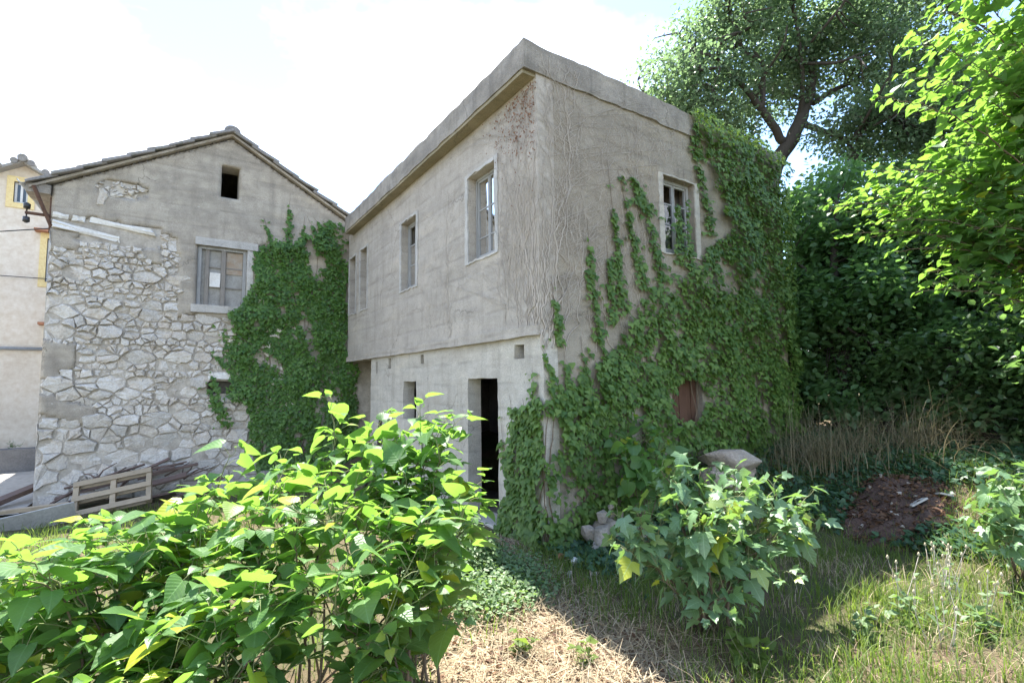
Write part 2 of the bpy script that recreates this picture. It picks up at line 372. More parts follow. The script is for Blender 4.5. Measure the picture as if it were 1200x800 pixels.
def make_ground():
    def axis(a, b, st):
        c = list(np.arange(a, b+1e-6, st)); g = st
        lo, hi = [], []; p = a; q = b
        while q < 900: g *= 1.25; q += g; hi.append(q); p -= g; lo.append(p)
        return lo[::-1] + c + hi
    xs = axis(-8, 10, .12); ys = axis(-6, 15, .12); nx, ny = len(xs), len(ys)
    V = np.zeros((nx*ny, 3)); pm = np.zeros(nx*ny)
    k = 0
    for y in ys:
        for x in xs:
            V[k] = (x, y, gh(x, y) if max(abs(x), abs(y)) < 60 else gh(max(-60, min(60, x)), max(-60, min(60, y))))
            if -4 < x < 2 and -6 < y < 1.5: pm[k] = pathmask(x, y)
            k += 1
    I = np.arange(nx*ny).reshape(ny, nx)
    F = np.stack([I[:-1,:-1], I[:-1,1:], I[1:,1:], I[1:,:-1]], -1).reshape(-1, 4)
    me = npmesh('ground', V, F, True, pm)
    t = NT('ground_soil')
    n1 = t.noise(.9, 6, .6); n2 = t.noise(7, 6, .65); n3 = t.noise(45, 4, .7)
    soil = t.mix(t.ramp(n2, (.3, 0.), (.7, 1.)), (.16,.115,.075), (.085,.065,.045))
    soil = t.mix(t.ramp(n1, (.42, 0.), (.62, 1.)), soil, (.07,.085,.035))
    straw = t.mix(t.ramp(n3, (.35, 0.), (.65, 1.)), (.42,.335,.235), (.24,.175,.115))
    straw = t.mix(t.math('MULTIPLY', t.ramp(n2, (.5, 0.), (.7, 1.)), .6), straw, (.17,.12,.08))
    col = t.mix(t.attr('rnd'), soil, straw)
    col = t.mix(.35, col, t.ramp(t.noise(120, 3, .7), (.3, .2), (.7, .8)), 'OVERLAY')
    me.materials.append(t.bsdf(col, .97, .12, t.bump(t.math('ADD', n2, t.math('MULTIPLY', n3, .6)), .9, .03)))
    o = link('ground', me); tag(o, 'uneven dry earth around the two houses', 'ground', kind='structure')
make_ground()
# courtyard paving left of the stone house
def paving():
    v = []; f = []; nx, ny = 24, 20
    for j in range(ny+1):
        for i in range(nx+1):
            x = -17 + i*(11.25/nx); y = 7.6 + j*(9.4/ny); v.append((x, y, gh(x, y) + .035))
    for j in range(ny):
        for i in range(nx): f.append((j*(nx+1)+i, j*(nx+1)+i+1, (j+1)*(nx+1)+i+1, (j+1)*(nx+1)+i))
    tag(obj('paving', v, f, M['paving'], None, True), 'pale sunlit concrete paving beside the stone house', 'paving', kind='structure')
paving()

# ------------------------------------------------------------------ wall builder
def wall(name, O, ud, nd, u0, u1, z0, z1, th, ops, mat, parent, cell=.13, amp=.006, rough=.008, cut=None):
    """outer face through O along ud (horizontal unit) ; nd = outward normal"""
    O, ud, nd = Vector(O), Vector(ud), Vector(nd)
    def cuts(a, b, marks):
        m = sorted(set([a, b] + [q for q in marks if a < q < b])); r = []
        for i in range(len(m)-1):
            n = max(1, round((m[i+1]-m[i])/cell)); r += [m[i] + (m[i+1]-m[i])*k/n for k in range(n)]
        return r + [m[-1]]
    us = cuts(u0, u1, [q for o in ops for q in o[:2]]); zs = cuts(z0, z1, [q for o in ops for q in o[2:]])
    nu, nzz = len(us), len(zs)
    def solid(i, j):
        if i < 0 or j < 0 or i >= nu-1 or j >= nzz-1: return False
        uc, zc = (us[i]+us[i+1])/2, (zs[j]+zs[j+1])/2
        return not any(o[0] < uc < o[1] and o[2] < zc < o[3] for o in ops)
    v, f, idx = [], [], {}
    def vert(i, j, lay):
        k = (i, j, lay)
        if k not in idx:
            p = O + ud*us[i] + Vector((0,0,zs[j]))
            e = rough if 0 < i < nu-1 and 0 < j < nzz-1 else rough*.5
            q = p*6.3
            p = p + ud*e*nz(q.x, q.y, q.z+11) + Vector((0,0,e*nz(q.x+5, q.y, q.z)))
            if lay == 0: p = p + nd*amp*fbm(p.x*1.9+3, p.y*1.9, p.z*1.9)
            else: p = p - nd*th
            idx[k] = len(v); v.append(tuple(p))
        return idx[k]
    for i in range(nu-1):
        for j in range(nzz-1):
            if not solid(i, j): continue
            a = [(i,j),(i+1,j),(i+1,j+1),(i,j+1)]
            f.append(tuple(vert(*q, 0) for q in a)); f.append(tuple(vert(*q, 1) for q in a[::-1]))
            for (di, dj), (p, q) in (((0,-1),(a[0],a[1])),((1,0),(a[1],a[2])),((0,1),(a[2],a[3])),((-1,0),(a[3],a[0]))):
                if not solid(i+di, j+dj): f.append((vert(*p,1), vert(*q,1), vert(*q,0), vert(*p,0)))
    me = bpy.data.meshes.new(name); bm = bmesh.new()
    vs = [bm.verts.new(p) for p in v]
    for q in f: bm.faces.new([vs[i] for i in q])
    if cut:
        for co, no in cut:
            g = list(bm.verts)+list(bm.edges)+list(bm.faces)
            bmesh.ops.bisect_plane(bm, geom=g, plane_co=co, plane_no=no, clear_outer=True)
    bmesh.ops.recalc_face_normals(bm, faces=bm.faces)
    bm.to_mesh(me); bm.free()
    me.polygons.foreach_set('use_smooth', [True]*len(me.polygons)); me.set_sharp_from_angle(angle=R(35))
    return link(name, me, mat, parent)

# ------------------------------------------------------------------ concrete house
HL = 8.05; HD = 5.45
ch = empty('concrete_house', (0, 0, 0), 'two-storey grey concrete house with flat overhanging roof and overgrown corner', 'house')
WF = [(.97,1.72,3.66,4.93),(3.68,4.40,3.66,4.96),(6.52,7.04,3.62,5.04),(7.41,7.94,3.62,5.02)]
wall('front_wall', (0,0,0), (0,1,0), (-1,0,0), 0, HL, 2.46, 5.66, .26, WF, M['conc_up'], ch, .13, .008, .006)
GF = [(1.0,1.83,-.05,1.96),(3.75,4.36,1.25,1.93),(.37,.59,2.19,2.37),(3.42,3.56,2.24,2.40),(5.05,5.2,2.2,2.41),(5.85,5.95,2.12,2.38)]
wall('ground_floor_wall', (.04,0.004,0), (0,1,0), (-1,0,0), 0, 6.30, -.45, 2.47, .22, GF, M['conc_low'], ch, .12, .012, .02)
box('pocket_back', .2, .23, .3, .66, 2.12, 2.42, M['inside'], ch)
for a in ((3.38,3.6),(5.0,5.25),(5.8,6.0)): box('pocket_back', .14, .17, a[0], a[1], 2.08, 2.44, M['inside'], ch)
GS = [(2.26,2.97,3.74,4.88),(2.30,2.98,1.25,1.93)]
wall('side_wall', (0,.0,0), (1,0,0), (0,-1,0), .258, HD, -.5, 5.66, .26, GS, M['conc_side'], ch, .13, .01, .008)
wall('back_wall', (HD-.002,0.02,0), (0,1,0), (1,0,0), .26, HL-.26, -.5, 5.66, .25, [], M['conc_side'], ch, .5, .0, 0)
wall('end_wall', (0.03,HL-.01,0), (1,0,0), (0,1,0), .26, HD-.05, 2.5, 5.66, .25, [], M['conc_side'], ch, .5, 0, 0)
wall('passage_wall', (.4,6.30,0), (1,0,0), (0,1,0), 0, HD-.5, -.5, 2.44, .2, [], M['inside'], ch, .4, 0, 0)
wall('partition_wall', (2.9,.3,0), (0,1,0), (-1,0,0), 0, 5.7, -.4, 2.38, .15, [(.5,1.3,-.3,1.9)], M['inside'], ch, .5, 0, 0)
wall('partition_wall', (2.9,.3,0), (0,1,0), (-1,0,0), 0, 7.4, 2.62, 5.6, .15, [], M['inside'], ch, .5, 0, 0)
# floor slab with the thin ledge that carries the upper wall
def rough_slab(name, x0,x1,y0,y1,z0,z1, mat, amp=.01, st=.16, parent=ch, topamp=None):
    bm = bmesh.new(); vs = [bm.verts.new(p) for p in boxv(x0,x1,y0,y1,z0,z1)]
    for q in BOXF: bm.faces.new([vs[i] for i in q])
    for ax in range(3):
        lo, hi = (x0,y0,z0)[ax], (x1,y1,z1)[ax]; n = int((hi-lo)/st)
        no = [0,0,0]; no[ax] = 1
        for k in range(1, n):
            co = [0,0,0]; co[ax] = lo + (hi-lo)*k/n
            bmesh.ops.bisect_plane(bm, geom=list(bm.verts)+list(bm.edges)+list(bm.faces), plane_co=co, plane_no=no)
    for w in bm.verts:
        p = w.co*2.7
        w.co.x += amp*fbm(p.x, p.y, p.z+20); w.co.y += amp*fbm(p.x+9, p.y, p.z); w.co.z += (topamp or amp)*fbm(p.x, p.y+9, p.z)
    me = bpy.data.meshes.new(name); bm.to_mesh(me); bm.free()
    me.polygons.foreach_set('use_smooth', [True]*len(me.polygons)); me.set_sharp_from_angle(angle=R(40)); return link(name, me, mat, parent)
rough_slab('floor_ledge', -.035, .24, .012, HL-.02, 2.45, 2.57, M['conc_up'], .009)
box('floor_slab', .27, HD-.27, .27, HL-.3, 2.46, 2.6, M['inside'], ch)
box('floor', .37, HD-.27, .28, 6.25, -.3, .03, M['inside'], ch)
box('door_threshold', -.02, .37, 1.02, 1.81, -.2, .04, M['conc_low'], ch, .01)
# roof slab: underside coloured by old lime, face grey
rough_slab('roof_slab', -.2, HD+.1, -.03, 7.72, 5.64, 5.99, M['conc_roof'], .018, .11, ch, .026)
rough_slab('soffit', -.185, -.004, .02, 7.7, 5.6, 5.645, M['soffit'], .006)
box('roof_rear', 0.02, HD, 7.74, HL, 5.64, 5.95, M['conc_roof'], ch)
# cement surrounds round the upper openings
def surround(name, plane, u0,u1,z0,z1, w, parent, mat, sill=.06, top=.07, proud=.002):
    """plane: function (u,z,d)->xyz with d outwards"""
    v = []; f = []
    def bar(a0,a1,b0,b1):
        n = len(v); nu = max(1, int((a1-a0)/.07)); nb = max(1, int((b1-b0)/.07))
        for j in range(nb+1):
            for i in range(nu+1):
                u = a0+(a1-a0)*i/nu; z = b0+(b1-b0)*j/nb
                e = .028
                if i in (0, nu): u += e*nz(u*9, z*9, 3)*(1 if a1-a0 > .2 else 1)
                if j in (0, nb): z += e*nz(u*9+4, z*9, 5)
                v.append(plane(u, z, proud + .003*nz(u*7, z*7, 1)))
        for j in range(nb):
            for i in range(nu):
                a = n+j*(nu+1)+i; f.append((a, a+1, a+nu+2, a+nu+1))
    bar(u0-w, u0-.004, z0-sill, z1+top); bar(u1+.004, u1+w, z0-sill, z1+top); bar(u0, u1, z1+.004, z1+top); bar(u0, u1, z0-sill, z0-.004)
    o = obj(name, v, f, mat, parent); m = o.modifiers.new('thick', 'SOLIDIFY'); m.thickness = .02; m.offset = 0
    return o
PF = lambda u, z, d: (-d-.006, u, z)
PS = lambda u, z, d: (u, -d-.008, z)
for i, (a, b, c, d) in enumerate(WF): surround('window_surround', PF, a, b, c, d, .085 if i < 2 else .06, ch, M['cement'], .03, .05)
surround('window_surround', PS, 2.26, 2.97, 3.74, 4.88, .11, ch, M['conc_low'], .02, .03)
# casement windows, each with frame, sashes, glazing bars and panes
def casement(plane, u0,u1,z0,z1, d, parent, panes, fw=.045, sashes=2, bars=(.36,.72), mat='wood_grey'):
    """panes: set of (sash,row) that still hold glass"""
    def bx(name, a0,a1,b0,b1, d0, d1, mt, par):
        v = [plane(a, z, -dd) for dd in (d1, d0) for (a, z) in ((a0,b0),(a1,b0),(a1,b1),(a0,b1))]
        return obj(name, v, [(0,3,2,1),(4,5,6,7),(0,1,5,4),(1,2,6,5),(2,3,7,6),(3,0,4,7)], mt, par)
    w = bpy.data.objects.new('window', None); COL.objects.link(w); w.location = plane((u0+u1)/2, z0, -d)
    w.parent = parent; w.matrix_parent_inverse = PINV(parent); w.empty_display_size = .1
    g = .004
    bx('frame', u0+g, u0+fw, z0+g, z1-g, d, d+.06, M[mat], w); bx('frame', u1-fw, u1-g, z0+g, z1-g, d, d+.06, M[mat], w)
    bx('frame', u0+fw, u1-fw, z1-fw, z1-g, d, d+.06, M[mat], w); bx('frame', u0+fw, u1-fw, z0+g, z0+fw, d, d+.06, M[mat], w)
    iu0, iu1, iz0, iz1 = u0+fw, u1-fw, z0+fw, z1-fw
    sw = (iu1-iu0)/sashes
    for s in range(sashes):
        a0, a1 = iu0+s*sw+.002, iu0+(s+1)*sw-.002
        bw = .032
        sd = d+.012
        bx('stile', a0, a0+bw, iz0, iz1, sd, sd+.035, M[mat], w); bx('stile', a1-bw, a1, iz0, iz1, sd, sd+.035, M[mat], w)
        bx('rail', a0+bw, a1-bw, iz0, iz0+bw+.02, sd, sd+.035, M[mat], w); bx('rail', a0+bw, a1-bw, iz1-bw, iz1, sd, sd+.035, M[mat], w)
        zz = [iz0+bw+.02] + [iz0+(iz1-iz0)*q for q in bars] + [iz1-bw]
        for k in range(len(bars)): bx('glazing_bar', a0+bw, a1-bw, zz[k+1]-.01, zz[k+1]+.01, sd+.005, sd+.03, M[mat], w)
        for k in range(len(zz)-1):
            if (s, k) in panes: bx('pane', a0+bw-.004, a1-bw+.004, zz[k]+.006, zz[k+1]-.006, sd+.015, sd+.019, M['glass'], w)
    return w
allp = {(s, k) for s in range(2) for k in range(3)}
casement(PF, *WF[0], .13, ch, allp, .045, 2, (.26,.62), 'wood_grey')
casement(PF, *WF[1], .13, ch, allp - {(0,2),(1,2)}, .045, 2, (.36,.68), 'wood_grey')
casement(PF, *WF[2], .15, ch, {(1,0)}, .04, 2, (.5,), 'wood_grey')
casement(PF, *WF[3], .15, ch, set(), .04, 2, (.5,), 'wood_grey')
casement(PS, 2.26,2.97,3.74,4.88, .1, ch, {(0,0),(1,1),(0,1)}, .05, 2, (.4,.7), 'wood_grey')
# boards in the low side opening
for i in range(5):
    u = 2.31 + i*.134; box('shutter_board', u, u+.126, .1+.008*(i % 2), .13, 1.27, 1.92, M['wood_shut'], ch)


# ------------------------------------------------------------------ stone house with gable
GY = 8.2; GX0, GX1 = -5.68, 1.2; RX, RZ = -2.67, 7.6; SL = .575
sh = empty('stone_house', (-2.6, 8.2, -.2), 'old rubble-stone house with cement-rendered gable and tiled pitched roof', 'house')
def roofz(x): return RZ - SL*abs(x-RX)
nl = Vector((-SL, 0, 1)).normalized(); nr = Vector((SL, 0, 1)).normalized()
GOP = [(-2.85,-2.49,6.17,6.90),(-3.25,-2.28,3.67,5.0),(-2.97,-2.5,1.72,2.0)]
gw = wall('gable_wall', (0,GY+.008,0), (1,0,0), (0,-1,0), GX0, GX1, -.6, 7.7, .45, GOP, M['mortar'], sh, .16, .012, .01,
     cut=[((RX,0,RZ-.03), nl), ((RX,0,RZ-.03), nr)])
wall('side_wall', (GX0+.012,GY+.5,0), (0,1,0), (-1,0,0), 0, 9.5, -.6, 5.82, .4, [], M['render'], sh, .4, .01, .0)
wall('rear_wall', (0,GY+10,0), (1,0,0), (0,1,0), GX0, GX1, -.6, 5.8, .4, [], M['render'], sh, .6, .0, .0)
wall('far_gable', (0,GY+9.9,0), (1,0,0), (0,1,0), GX0, GX1, 5.7, 7.7, .3, [], M['render'], sh, .3, 0, 0, cut=[((RX,0,RZ-.03), nl), ((RX,0,RZ-.03), nr)])
wall('side_wall', (GX1,GY+.5,0), (0,1,0), (1,0,0), 0, 9.5, -.6, 5.4, .4, [], M['render'], sh, .6, 0, 0)
box('attic_floor', GX0+.42, GX1-.42, GY+.52, GY+9.4, 5.35, 5.5, M['inside'], sh)
# render coat: upper gable, window surround, quoin patches -> ragged sheet standing on the stone face
def rendermask(x, z):
    e = .13*fbm(x*1.7, z*1.7, 2.) + .04*nz(x*7, z*7, 5.)
    if z > 5.24 + e*.7 - .1*max(0, x+3.9)*.6:
        d = math.hypot((x+4.65)/.42, (z-5.98)/.16)
        return d > 1 + e*2.2
    if z > 5.08 + e and x > -3.9: return True
    if -3.62 + e < x < -2.02 - e*.6 and 3.42 + e*.8 < z < 5.4: return True
    if x < -5.15 + e*1.6 and 4.55 + e < z < 4.98: return True
    if x < -5.25 + e*1.8 and 2.05 + e < z < 2.75 + e: return True
    if x < -4.9 + e*2 and 1.35 < z - (x+5.5)*-.4 < 1.75 + e: return True
    if -4.3 < x < -3.9+e and 4.5 < z < 4.75+e: return True
    if x > -1.9 + e and z > 3.2 + e: return True
    return False
def make_render():
    c = .055; nx = int((GX1-.2-GX0)/c); nzv = int((7.65+.2)/c)
    on = {}
    for i in range(nx):
        for j in range(nzv):
            x = GX0 + (i+.5)*c; z = -.2 + (j+.5)*c
            if z > roofz(x) - .04: continue
            if any(a-.0 < x < b+.0 and p < z < q for a, b, p, q in GOP): continue
            if rendermask(x, z): on[(i, j)] = 1
    v = []; f = []; idx = {}
    def snap(x, z):
        for a, b, p, q in GOP:
            if a-c*.7 < x < b+c*.7 and p-c*.7 < z < q+c*.7:
                if abs(x-a) < c*.7: x = a
                if abs(x-b) < c*.7: x = b
                if abs(z-p) < c*.7: z = p
                if abs(z-q) < c*.7: z = q
        return x, z
    def vt(i, j):
        if (i, j) not in idx:
            x = GX0 + i*c; z = -.2 + j*c
            x2, z2 = snap(x, z)
            if (x2, z2) == (x, z):
                x2 += .4*c*nz(x*13, z*13, 1.) if i > 0 else 0; z2 += .4*c*nz(x*13, z*13, 8.)
            edge = sum((i+a, j+b) in on for a in (-1,0) for b in (-1,0)) < 4
            d = .006*fbm(x*2, z*2, 3.) + (0.022 if edge else 0)
            idx[(i, j)] = len(v); v.append((x2, GY - .035 + d, z2))
        return idx[(i, j)]
    for (i, j) in on: f.append((vt(i,j), vt(i+1,j), vt(i+1,j+1), vt(i,j+1)))
    o = obj('render_coat', v, f, M['render'], sh, True)
    m = o.modifiers.new('thick', 'SOLIDIFY'); m.thickness = .06; m.offset = -1
make_render()
# rubble stones: irregular polygons in rough courses, each its own piece
def clip(poly, px, py, nx_, ny_):
    out = []; n = len(poly)
    for i in range(n):
        a, b = poly[i], poly[(i+1) % n]
        da = (a[0]-px)*nx_ + (a[1]-py)*ny_; db = (b[0]-px)*nx_ + (b[1]-py)*ny_
        if da <= 0: out.append(a)
        if (da < 0) != (db < 0) and abs(da-db) > 1e-12:
            t = da/(da-db); out.append((a[0]+(b[0]-a[0])*t, a[1]+(b[1]-a[1])*t))
    return out
def stone_mesh(name, poly, prot, seed, gap=.012):
    rr = random.Random(seed)
    cx = sum(p[0] for p in poly)/len(poly); cz = sum(p[1] for p in poly)/len(poly)
    n = len(poly); per = sum(math.dist(poly[i], poly[(i+1) % n]) for i in range(n)); res = []
    gap = gap*rr.choice((.3, 1, 1, 1.8))
    for i in range(n):
        a, b = poly[i], poly[(i+1) % n]; l = math.dist(a, b)
        if l < .018: continue
        res.append(a)
        if l > .07:
            t = rr.uniform(.35,.65); j = min(.016, l*.1); q = rr.uniform(-1,.5)*j
            res.append((a[0]+(b[0]-a[0])*t - (b[1]-a[1])/l*-q, a[1]+(b[1]-a[1])*t + (b[0]-a[0])/l*-q))
    if len(res) < 4: res = list(poly)
    def sh_(p, g, j=0.):
        dx, dz = p[0]-cx, p[1]-cz; l = max(1e-6, math.hypot(dx, dz)); q = max(.3, (l-g)/l)
        return (cx+dx*q + rr.uniform(-j, j), cz+dz*q + rr.uniform(-j, j))
    size = math.sqrt(per)*.1
    r0 = [sh_(p, gap, .008) for p in res]; r1 = [sh_(p, gap+.008+.14*size*rr.uniform(.1,1.), .008) for p in res]
    y0 = GY + .062; v = []; f = []; m = len(res)
    tx, tz = rr.uniform(-.14,.14), rr.uniform(-.14,.14)
    for p in r0: v.append((p[0], y0, p[1]))
    for p in r0: v.append((p[0], GY+.03 - prot*.6 + rr.uniform(-.006,.006), p[1]))
    for p in r1: v.append((p[0], GY+.03 - prot + (p[0]-cx)*tx + (p[1]-cz)*tz + rr.uniform(-.016,.016), p[1]))
    v.append((cx+rr.uniform(-.03,.03), GY+.03 - prot - rr.uniform(0,.018), cz+rr.uniform(-.03,.03)))
    for i in range(m):
        j = (i+1) % m
        f += [(i, j, m+j, m+i), (m+i, m+j, 2*m+j, 2*m+i), (2*m+i, 2*m+j, 3*m)]
    return v, f
def make_stones():
    rr = random.Random(21); seeds = []
    z = -.42
    while z < 5.2:
        h = rr.choice((.1,.13,.16,.2,.24,.28)); x = GX0 + rr.uniform(-.12,.05)
        if z < .9: h = rr.choice((.18,.22,.27,.3))
        while x < -1.0:
            k = rr.random()
            if k < .26 and h > .17:       # two or three thin pieces on top of each other
                w = h*rr.uniform(.8,1.5); q = rr.uniform(.4,.6)
                seeds.append((x+w*.5, z+h*q*.5, h*.3)); seeds.append((x+w*rr.uniform(.3,.6), z+h*(q+.27), h*.25))
                if rr.random() < .6: seeds.append((x+w*.95, z+h*rr.uniform(.3,.9), h*.18))
            elif k < .5: w = h*rr.uniform(.7,1.1); seeds.append((x+w*.5, z+h*.5+rr.uniform(-.025,.025), h*.4))
            else:
                w = h*rr.uniform(1.3,2.5); seeds.append((x+w*.5+rr.uniform(-.05,.05), z+h*.5+rr.uniform(-.025,.025), h*.62))
                if rr.random() < .35: seeds.append((x+w*rr.uniform(.9,1.05), z+rr.choice((0.02,h)), .05))
            x += w
        z += h
    for _ in range(60): seeds.append((-4.65+rr.gauss(0,.25), 5.98+rr.gauss(0,.09), .06))
    AX = .74
    WT = [q[2] for q in seeds]; S2 = [(q[0]*AX, q[1]) for q in seeds]
    long_st = [((-5.66,5.0),(-4.6,4.84),(-4.62,4.98),(-5.66,5.16)), ((-5.12,5.19),(-4.0,5.06),(-4.08,5.2),(-5.1,5.31)), ((-2.98,2.02),(-2.48,2.03),(-2.5,2.2),(-2.97,2.2)), ((-5.66,5.2),(-5.42,5.18),(-5.4,5.29),(-5.66,5.31)), ((-5.38,5.18),(-5.17,5.17),(-5.16,5.29),(-5.37,5.29))]
    todo = []
    for i, (sx, sz) in enumerate(S2):
        P = [(sx-.6,sz-.5),(sx+.6,sz-.5),(sx+.6,sz+.5),(sx-.6,sz+.5)]
        for j, (qx, qz) in enumerate(S2):
            if i == j or abs(qx-sx) > 1 or abs(qz-sz) > .9: continue
            d2 = max(1e-6, (qx-sx)**2+(qz-sz)**2); tt = .5 + max(-.32, min(.32, .35*(WT[i]**2-WT[j]**2)/d2)); P = clip(P, sx+(qx-sx)*tt, sz+(qz-sz)*tt, qx-sx, qz-sz)
            if len(P) < 3: break
        if len(P) < 3: continue
        P = [(a/AX, b) for a, b in P]
        P = [(max(GX0+.004, a), b) for a, b in P]
        cx = sum(p[0] for p in P)/len(P); cz = sum(p[1] for p in P)/len(P)
        ar = abs(sum(P[k][0]*P[(k+1) % len(P)][1]-P[(k+1) % len(P)][0]*P[k][1] for k in range(len(P))))/2
        if ar < .003 or cx > -1.2: continue
        if cz > 5.32 and not math.hypot((cx+4.65)/.5, (cz-5.98)/.2) < 1.2: continue
        if cz > 4.82 and cz < 5.35 and cx < -3.95: continue
        if sum(rendermask(*(p[0]*.7+cx*.3, p[1]*.7+cz*.3)) for p in P) > .75*len(P): continue
        if any(a-.06 < cx < b+.06 and p-.05 < cz < q+.05 for a, b, p, q in GOP): continue
        P2 = []
        for (a, b) in P:
            for (o0, o1, p, q) in GOP[1:]:
                if o0 < a < o1 and p < b < q:
                    a = o0-.005 if cx < o0 else (o1+.005 if cx > o1 else a)
                    if o0 < cx < o1: b = p-.005 if cz < p else q+.005
            P2.append((a, b))
        hid = cx > -2.05
        todo.append((P2, rr.choice((.03,.045,.06,.075,.095)), ar, hid))
    todo.sort(key=lambda q: (q[3], -q[2]))
    bv, bf = [], []
    for k, (P, pr, ar, hid) in enumerate(todo):
        v, f = stone_mesh('stone', P, pr, k)
        if k < 298:
            cx = sum(p[0] for p in v)/len(v); cz = sum(p[2] for p in v)/len(v)
            o = obj('stone', [(p[0]-cx, p[1]-GY, p[2]-cz) for p in v], f, M['stone'], gw); o.location = (cx, GY, cz)
        else:
            n = len(bv); bv += v; bf += [tuple(i+n for i in q) for q in f]
    if bv: tag(obj('small_stones', bv, bf, M['stone'], gw), kind='stuff')
    for k, P in enumerate(long_st):
        v, f = stone_mesh('stone', [(P[i][0]*(1-t)+P[(i+1) % 4][0]*t, P[i][1]*(1-t)+P[(i+1) % 4][1]*t) for i in range(4) for t in (0,.5)], .07, 900+k, .006)
        obj('stone', v, f, M['stone_pale'], gw)
    print('stones', len(todo))
make_stones()
# gable window: stone lintel, sill, jamb, wooden casement filled with sheets
gwin = bpy.data.objects.new('window', None); COL.objects.link(gwin); gwin.location = (-2.76, GY, 3.67); gwin.parent = sh; gwin.matrix_parent_inverse = PINV(sh)
rough_slab('lintel', -3.3, -2.06, GY-.07, GY+.2, 5.002, 5.17, M['cement'], .008, .15, gwin)
rough_slab('sill', -3.34, -2.2, GY-.09, GY+.2, 3.5, 3.668, M['cement'], .008, .15, gwin)
rough_slab('jamb_stone', -2.28, -2.15, GY-.05, GY+.2, 3.67, 5.0, M['cement'], .006, .15, gwin)
box('frame', -3.245,-3.17, GY+.03, GY+.1, 3.675, 4.995, M['wood_grey'], gwin, .004)
box('frame', -2.355,-2.285, GY+.03, GY+.1, 3.675, 4.995, M['wood_grey'], gwin, .004)
box('frame', -3.17,-2.355, GY+.03, GY+.1, 4.935, 4.995, M['wood_grey'], gwin, .004)
box('mullion', -2.79,-2.70, GY+.04, GY+.1, 3.675, 4.935, M['wood_blue'], gwin, .004)
box('stile', -3.1,-3.02, GY+.06, GY+.11, 3.675, 4.935, M['wood_blue'], gwin, .004)
for z in (4.1, 4.55):
    box('glazing_bar', -3.02,-2.79, GY+.075, GY+.1, z-.015, z+.015, M['wood_blue'], gwin); box('glazing_bar', -2.70,-2.355, GY+.075, GY+.1, z-.015, z+.015, M['wood_blue'], gwin)
box('infill_sheet', -3.17,-2.355, GY+.105, GY+.13, 3.68, 4.93, M['sheet'], gwin)
box('infill_sheet', -2.69,-2.36, GY+.085, GY+.104, 4.42, 4.92, M['rustsheet'], gwin)
rough_slab('white_block', -3.0,-2.8, GY+.03, GY+.1, 4.1, 4.42, M['stone_pale'], .008, .1, gwin)
box('lower_opening_back', -3.0,-2.45, GY+.3, GY+.33, 1.68, 2.03, M['inside'], sh)
# roof: concrete deck and rows of old flat tiles
def make_roof():
    rf = bpy.data.objects.new('roof', None); COL.objects.link(rf); rf.location = (RX, GY, RZ); rf.parent = sh; rf.matrix_parent_inverse = PINV(sh)
    y0, y1 = GY-.13, GY+10.1
    for s, ex in ((-1, -6.0), (1, 1.45)):
        n = (nl if s < 0 else nr); L = abs(ex-RX)
        zz = lambda x: RZ - SL*abs(x-RX)
        v = [(RX,y0,RZ),(ex,y0,zz(ex)),(ex,y1,zz(ex)),(RX,y1,RZ)]; t = .055
        v += [(RX,y0,RZ+t),(ex+0*s,y0,zz(ex)+t),(ex,y1,zz(ex)+t),(RX,y1,RZ+t)]
        obj('roof_deck', v, BOXF if s > 0 else [q[::-1] for q in BOXF], M['render'], rf)
        ang = math.atan(SL); sl = L/math.cos(ang); rows = 9; cols = 15
        tl, tw, th = sl/rows*1.2, .69, .055
        me = {}
        for q in range(3):
            bm = bmesh.new(); vs = [bm.verts.new(p) for p in boxv(-tl/2,tl/2,-tw/2+.008,tw/2-.008,-th/2,th/2)]
            for fa in BOXF: bm.faces.new([vs[i] for i in fa])
            bmesh.ops.subdivide_edges(bm, edges=bm.edges, cuts=1, use_grid_fill=True)
            for w in bm.verts: w.co += Vector((random.uniform(-.014,.014), random.uniform(-.01,.01), random.uniform(-.009,.009)))
            me[q] = bpy.data.meshes.new('roof_tile'); bm.to_mesh(me[q]); bm.free(); me[q].materials.append(M['tile'])
        for r in range(rows):
            for c in range(cols):
                if r*1. < 0: continue
                d = (r+.5)*sl/rows + random.uniform(-.03,.03)
                x = RX + s*d*math.cos(ang); z = RZ - d*math.sin(ang) + .115
                y = y0 + .26 + c*.69 + random.uniform(-.02,.02) + (.0 if c else random.uniform(-.03,.02))
                o = link('roof_tile', me[random.randrange(3)], None, rf)
                o.location = (x, y, z); o.rotation_euler = (random.uniform(-.02,.02), s*(ang-.085)+random.uniform(-.035,.035), random.uniform(-.03,.03))
    # ridge tiles
    v = []; f = []
    for k in range(12):
        mb = MB(); yy = y0 + k*.85
        pts = []
        for a in range(7):
            t = math.pi*(a/6); pts.append((math.cos(t)*.17, math.sin(t)*.15))
        vv = [(RX+p[0], yy-.02, RZ+.09+p[1]) for p in pts] + [(RX+p[0]*.92, yy+.87, RZ+.08+p[1]*.92) for p in pts]
        ff = [(i, i+1, i+8, i+7) for i in range(6)] + [tuple(range(7))[::-1]]
        obj('ridge_tile', vv, ff, M['tile'], rf)
    # eave concrete with lichen on the left side and gutter end
    rough_slab('eave_beam', -6.05, -5.7, GY-.1, GY+.5, 5.62, 5.8, M['conc_roof'], .012, .1, rf)
    v = []; f = []
    for i in range(9):
        a = math.pi + math.pi*i/8
        for yy in (GY-.12, GY+9.5): v.append((-6.1+.075*math.cos(a), yy, 5.83+.075*math.sin(a)))
    for i in range(8): f.append((2*i, 2*i+1, 2*i+3, 2*i+2))
    o = obj('gutter', v, f, M['zinc'], rf); m = o.modifiers.new('thick', 'SOLIDIFY'); m.thickness = .012
make_roof()
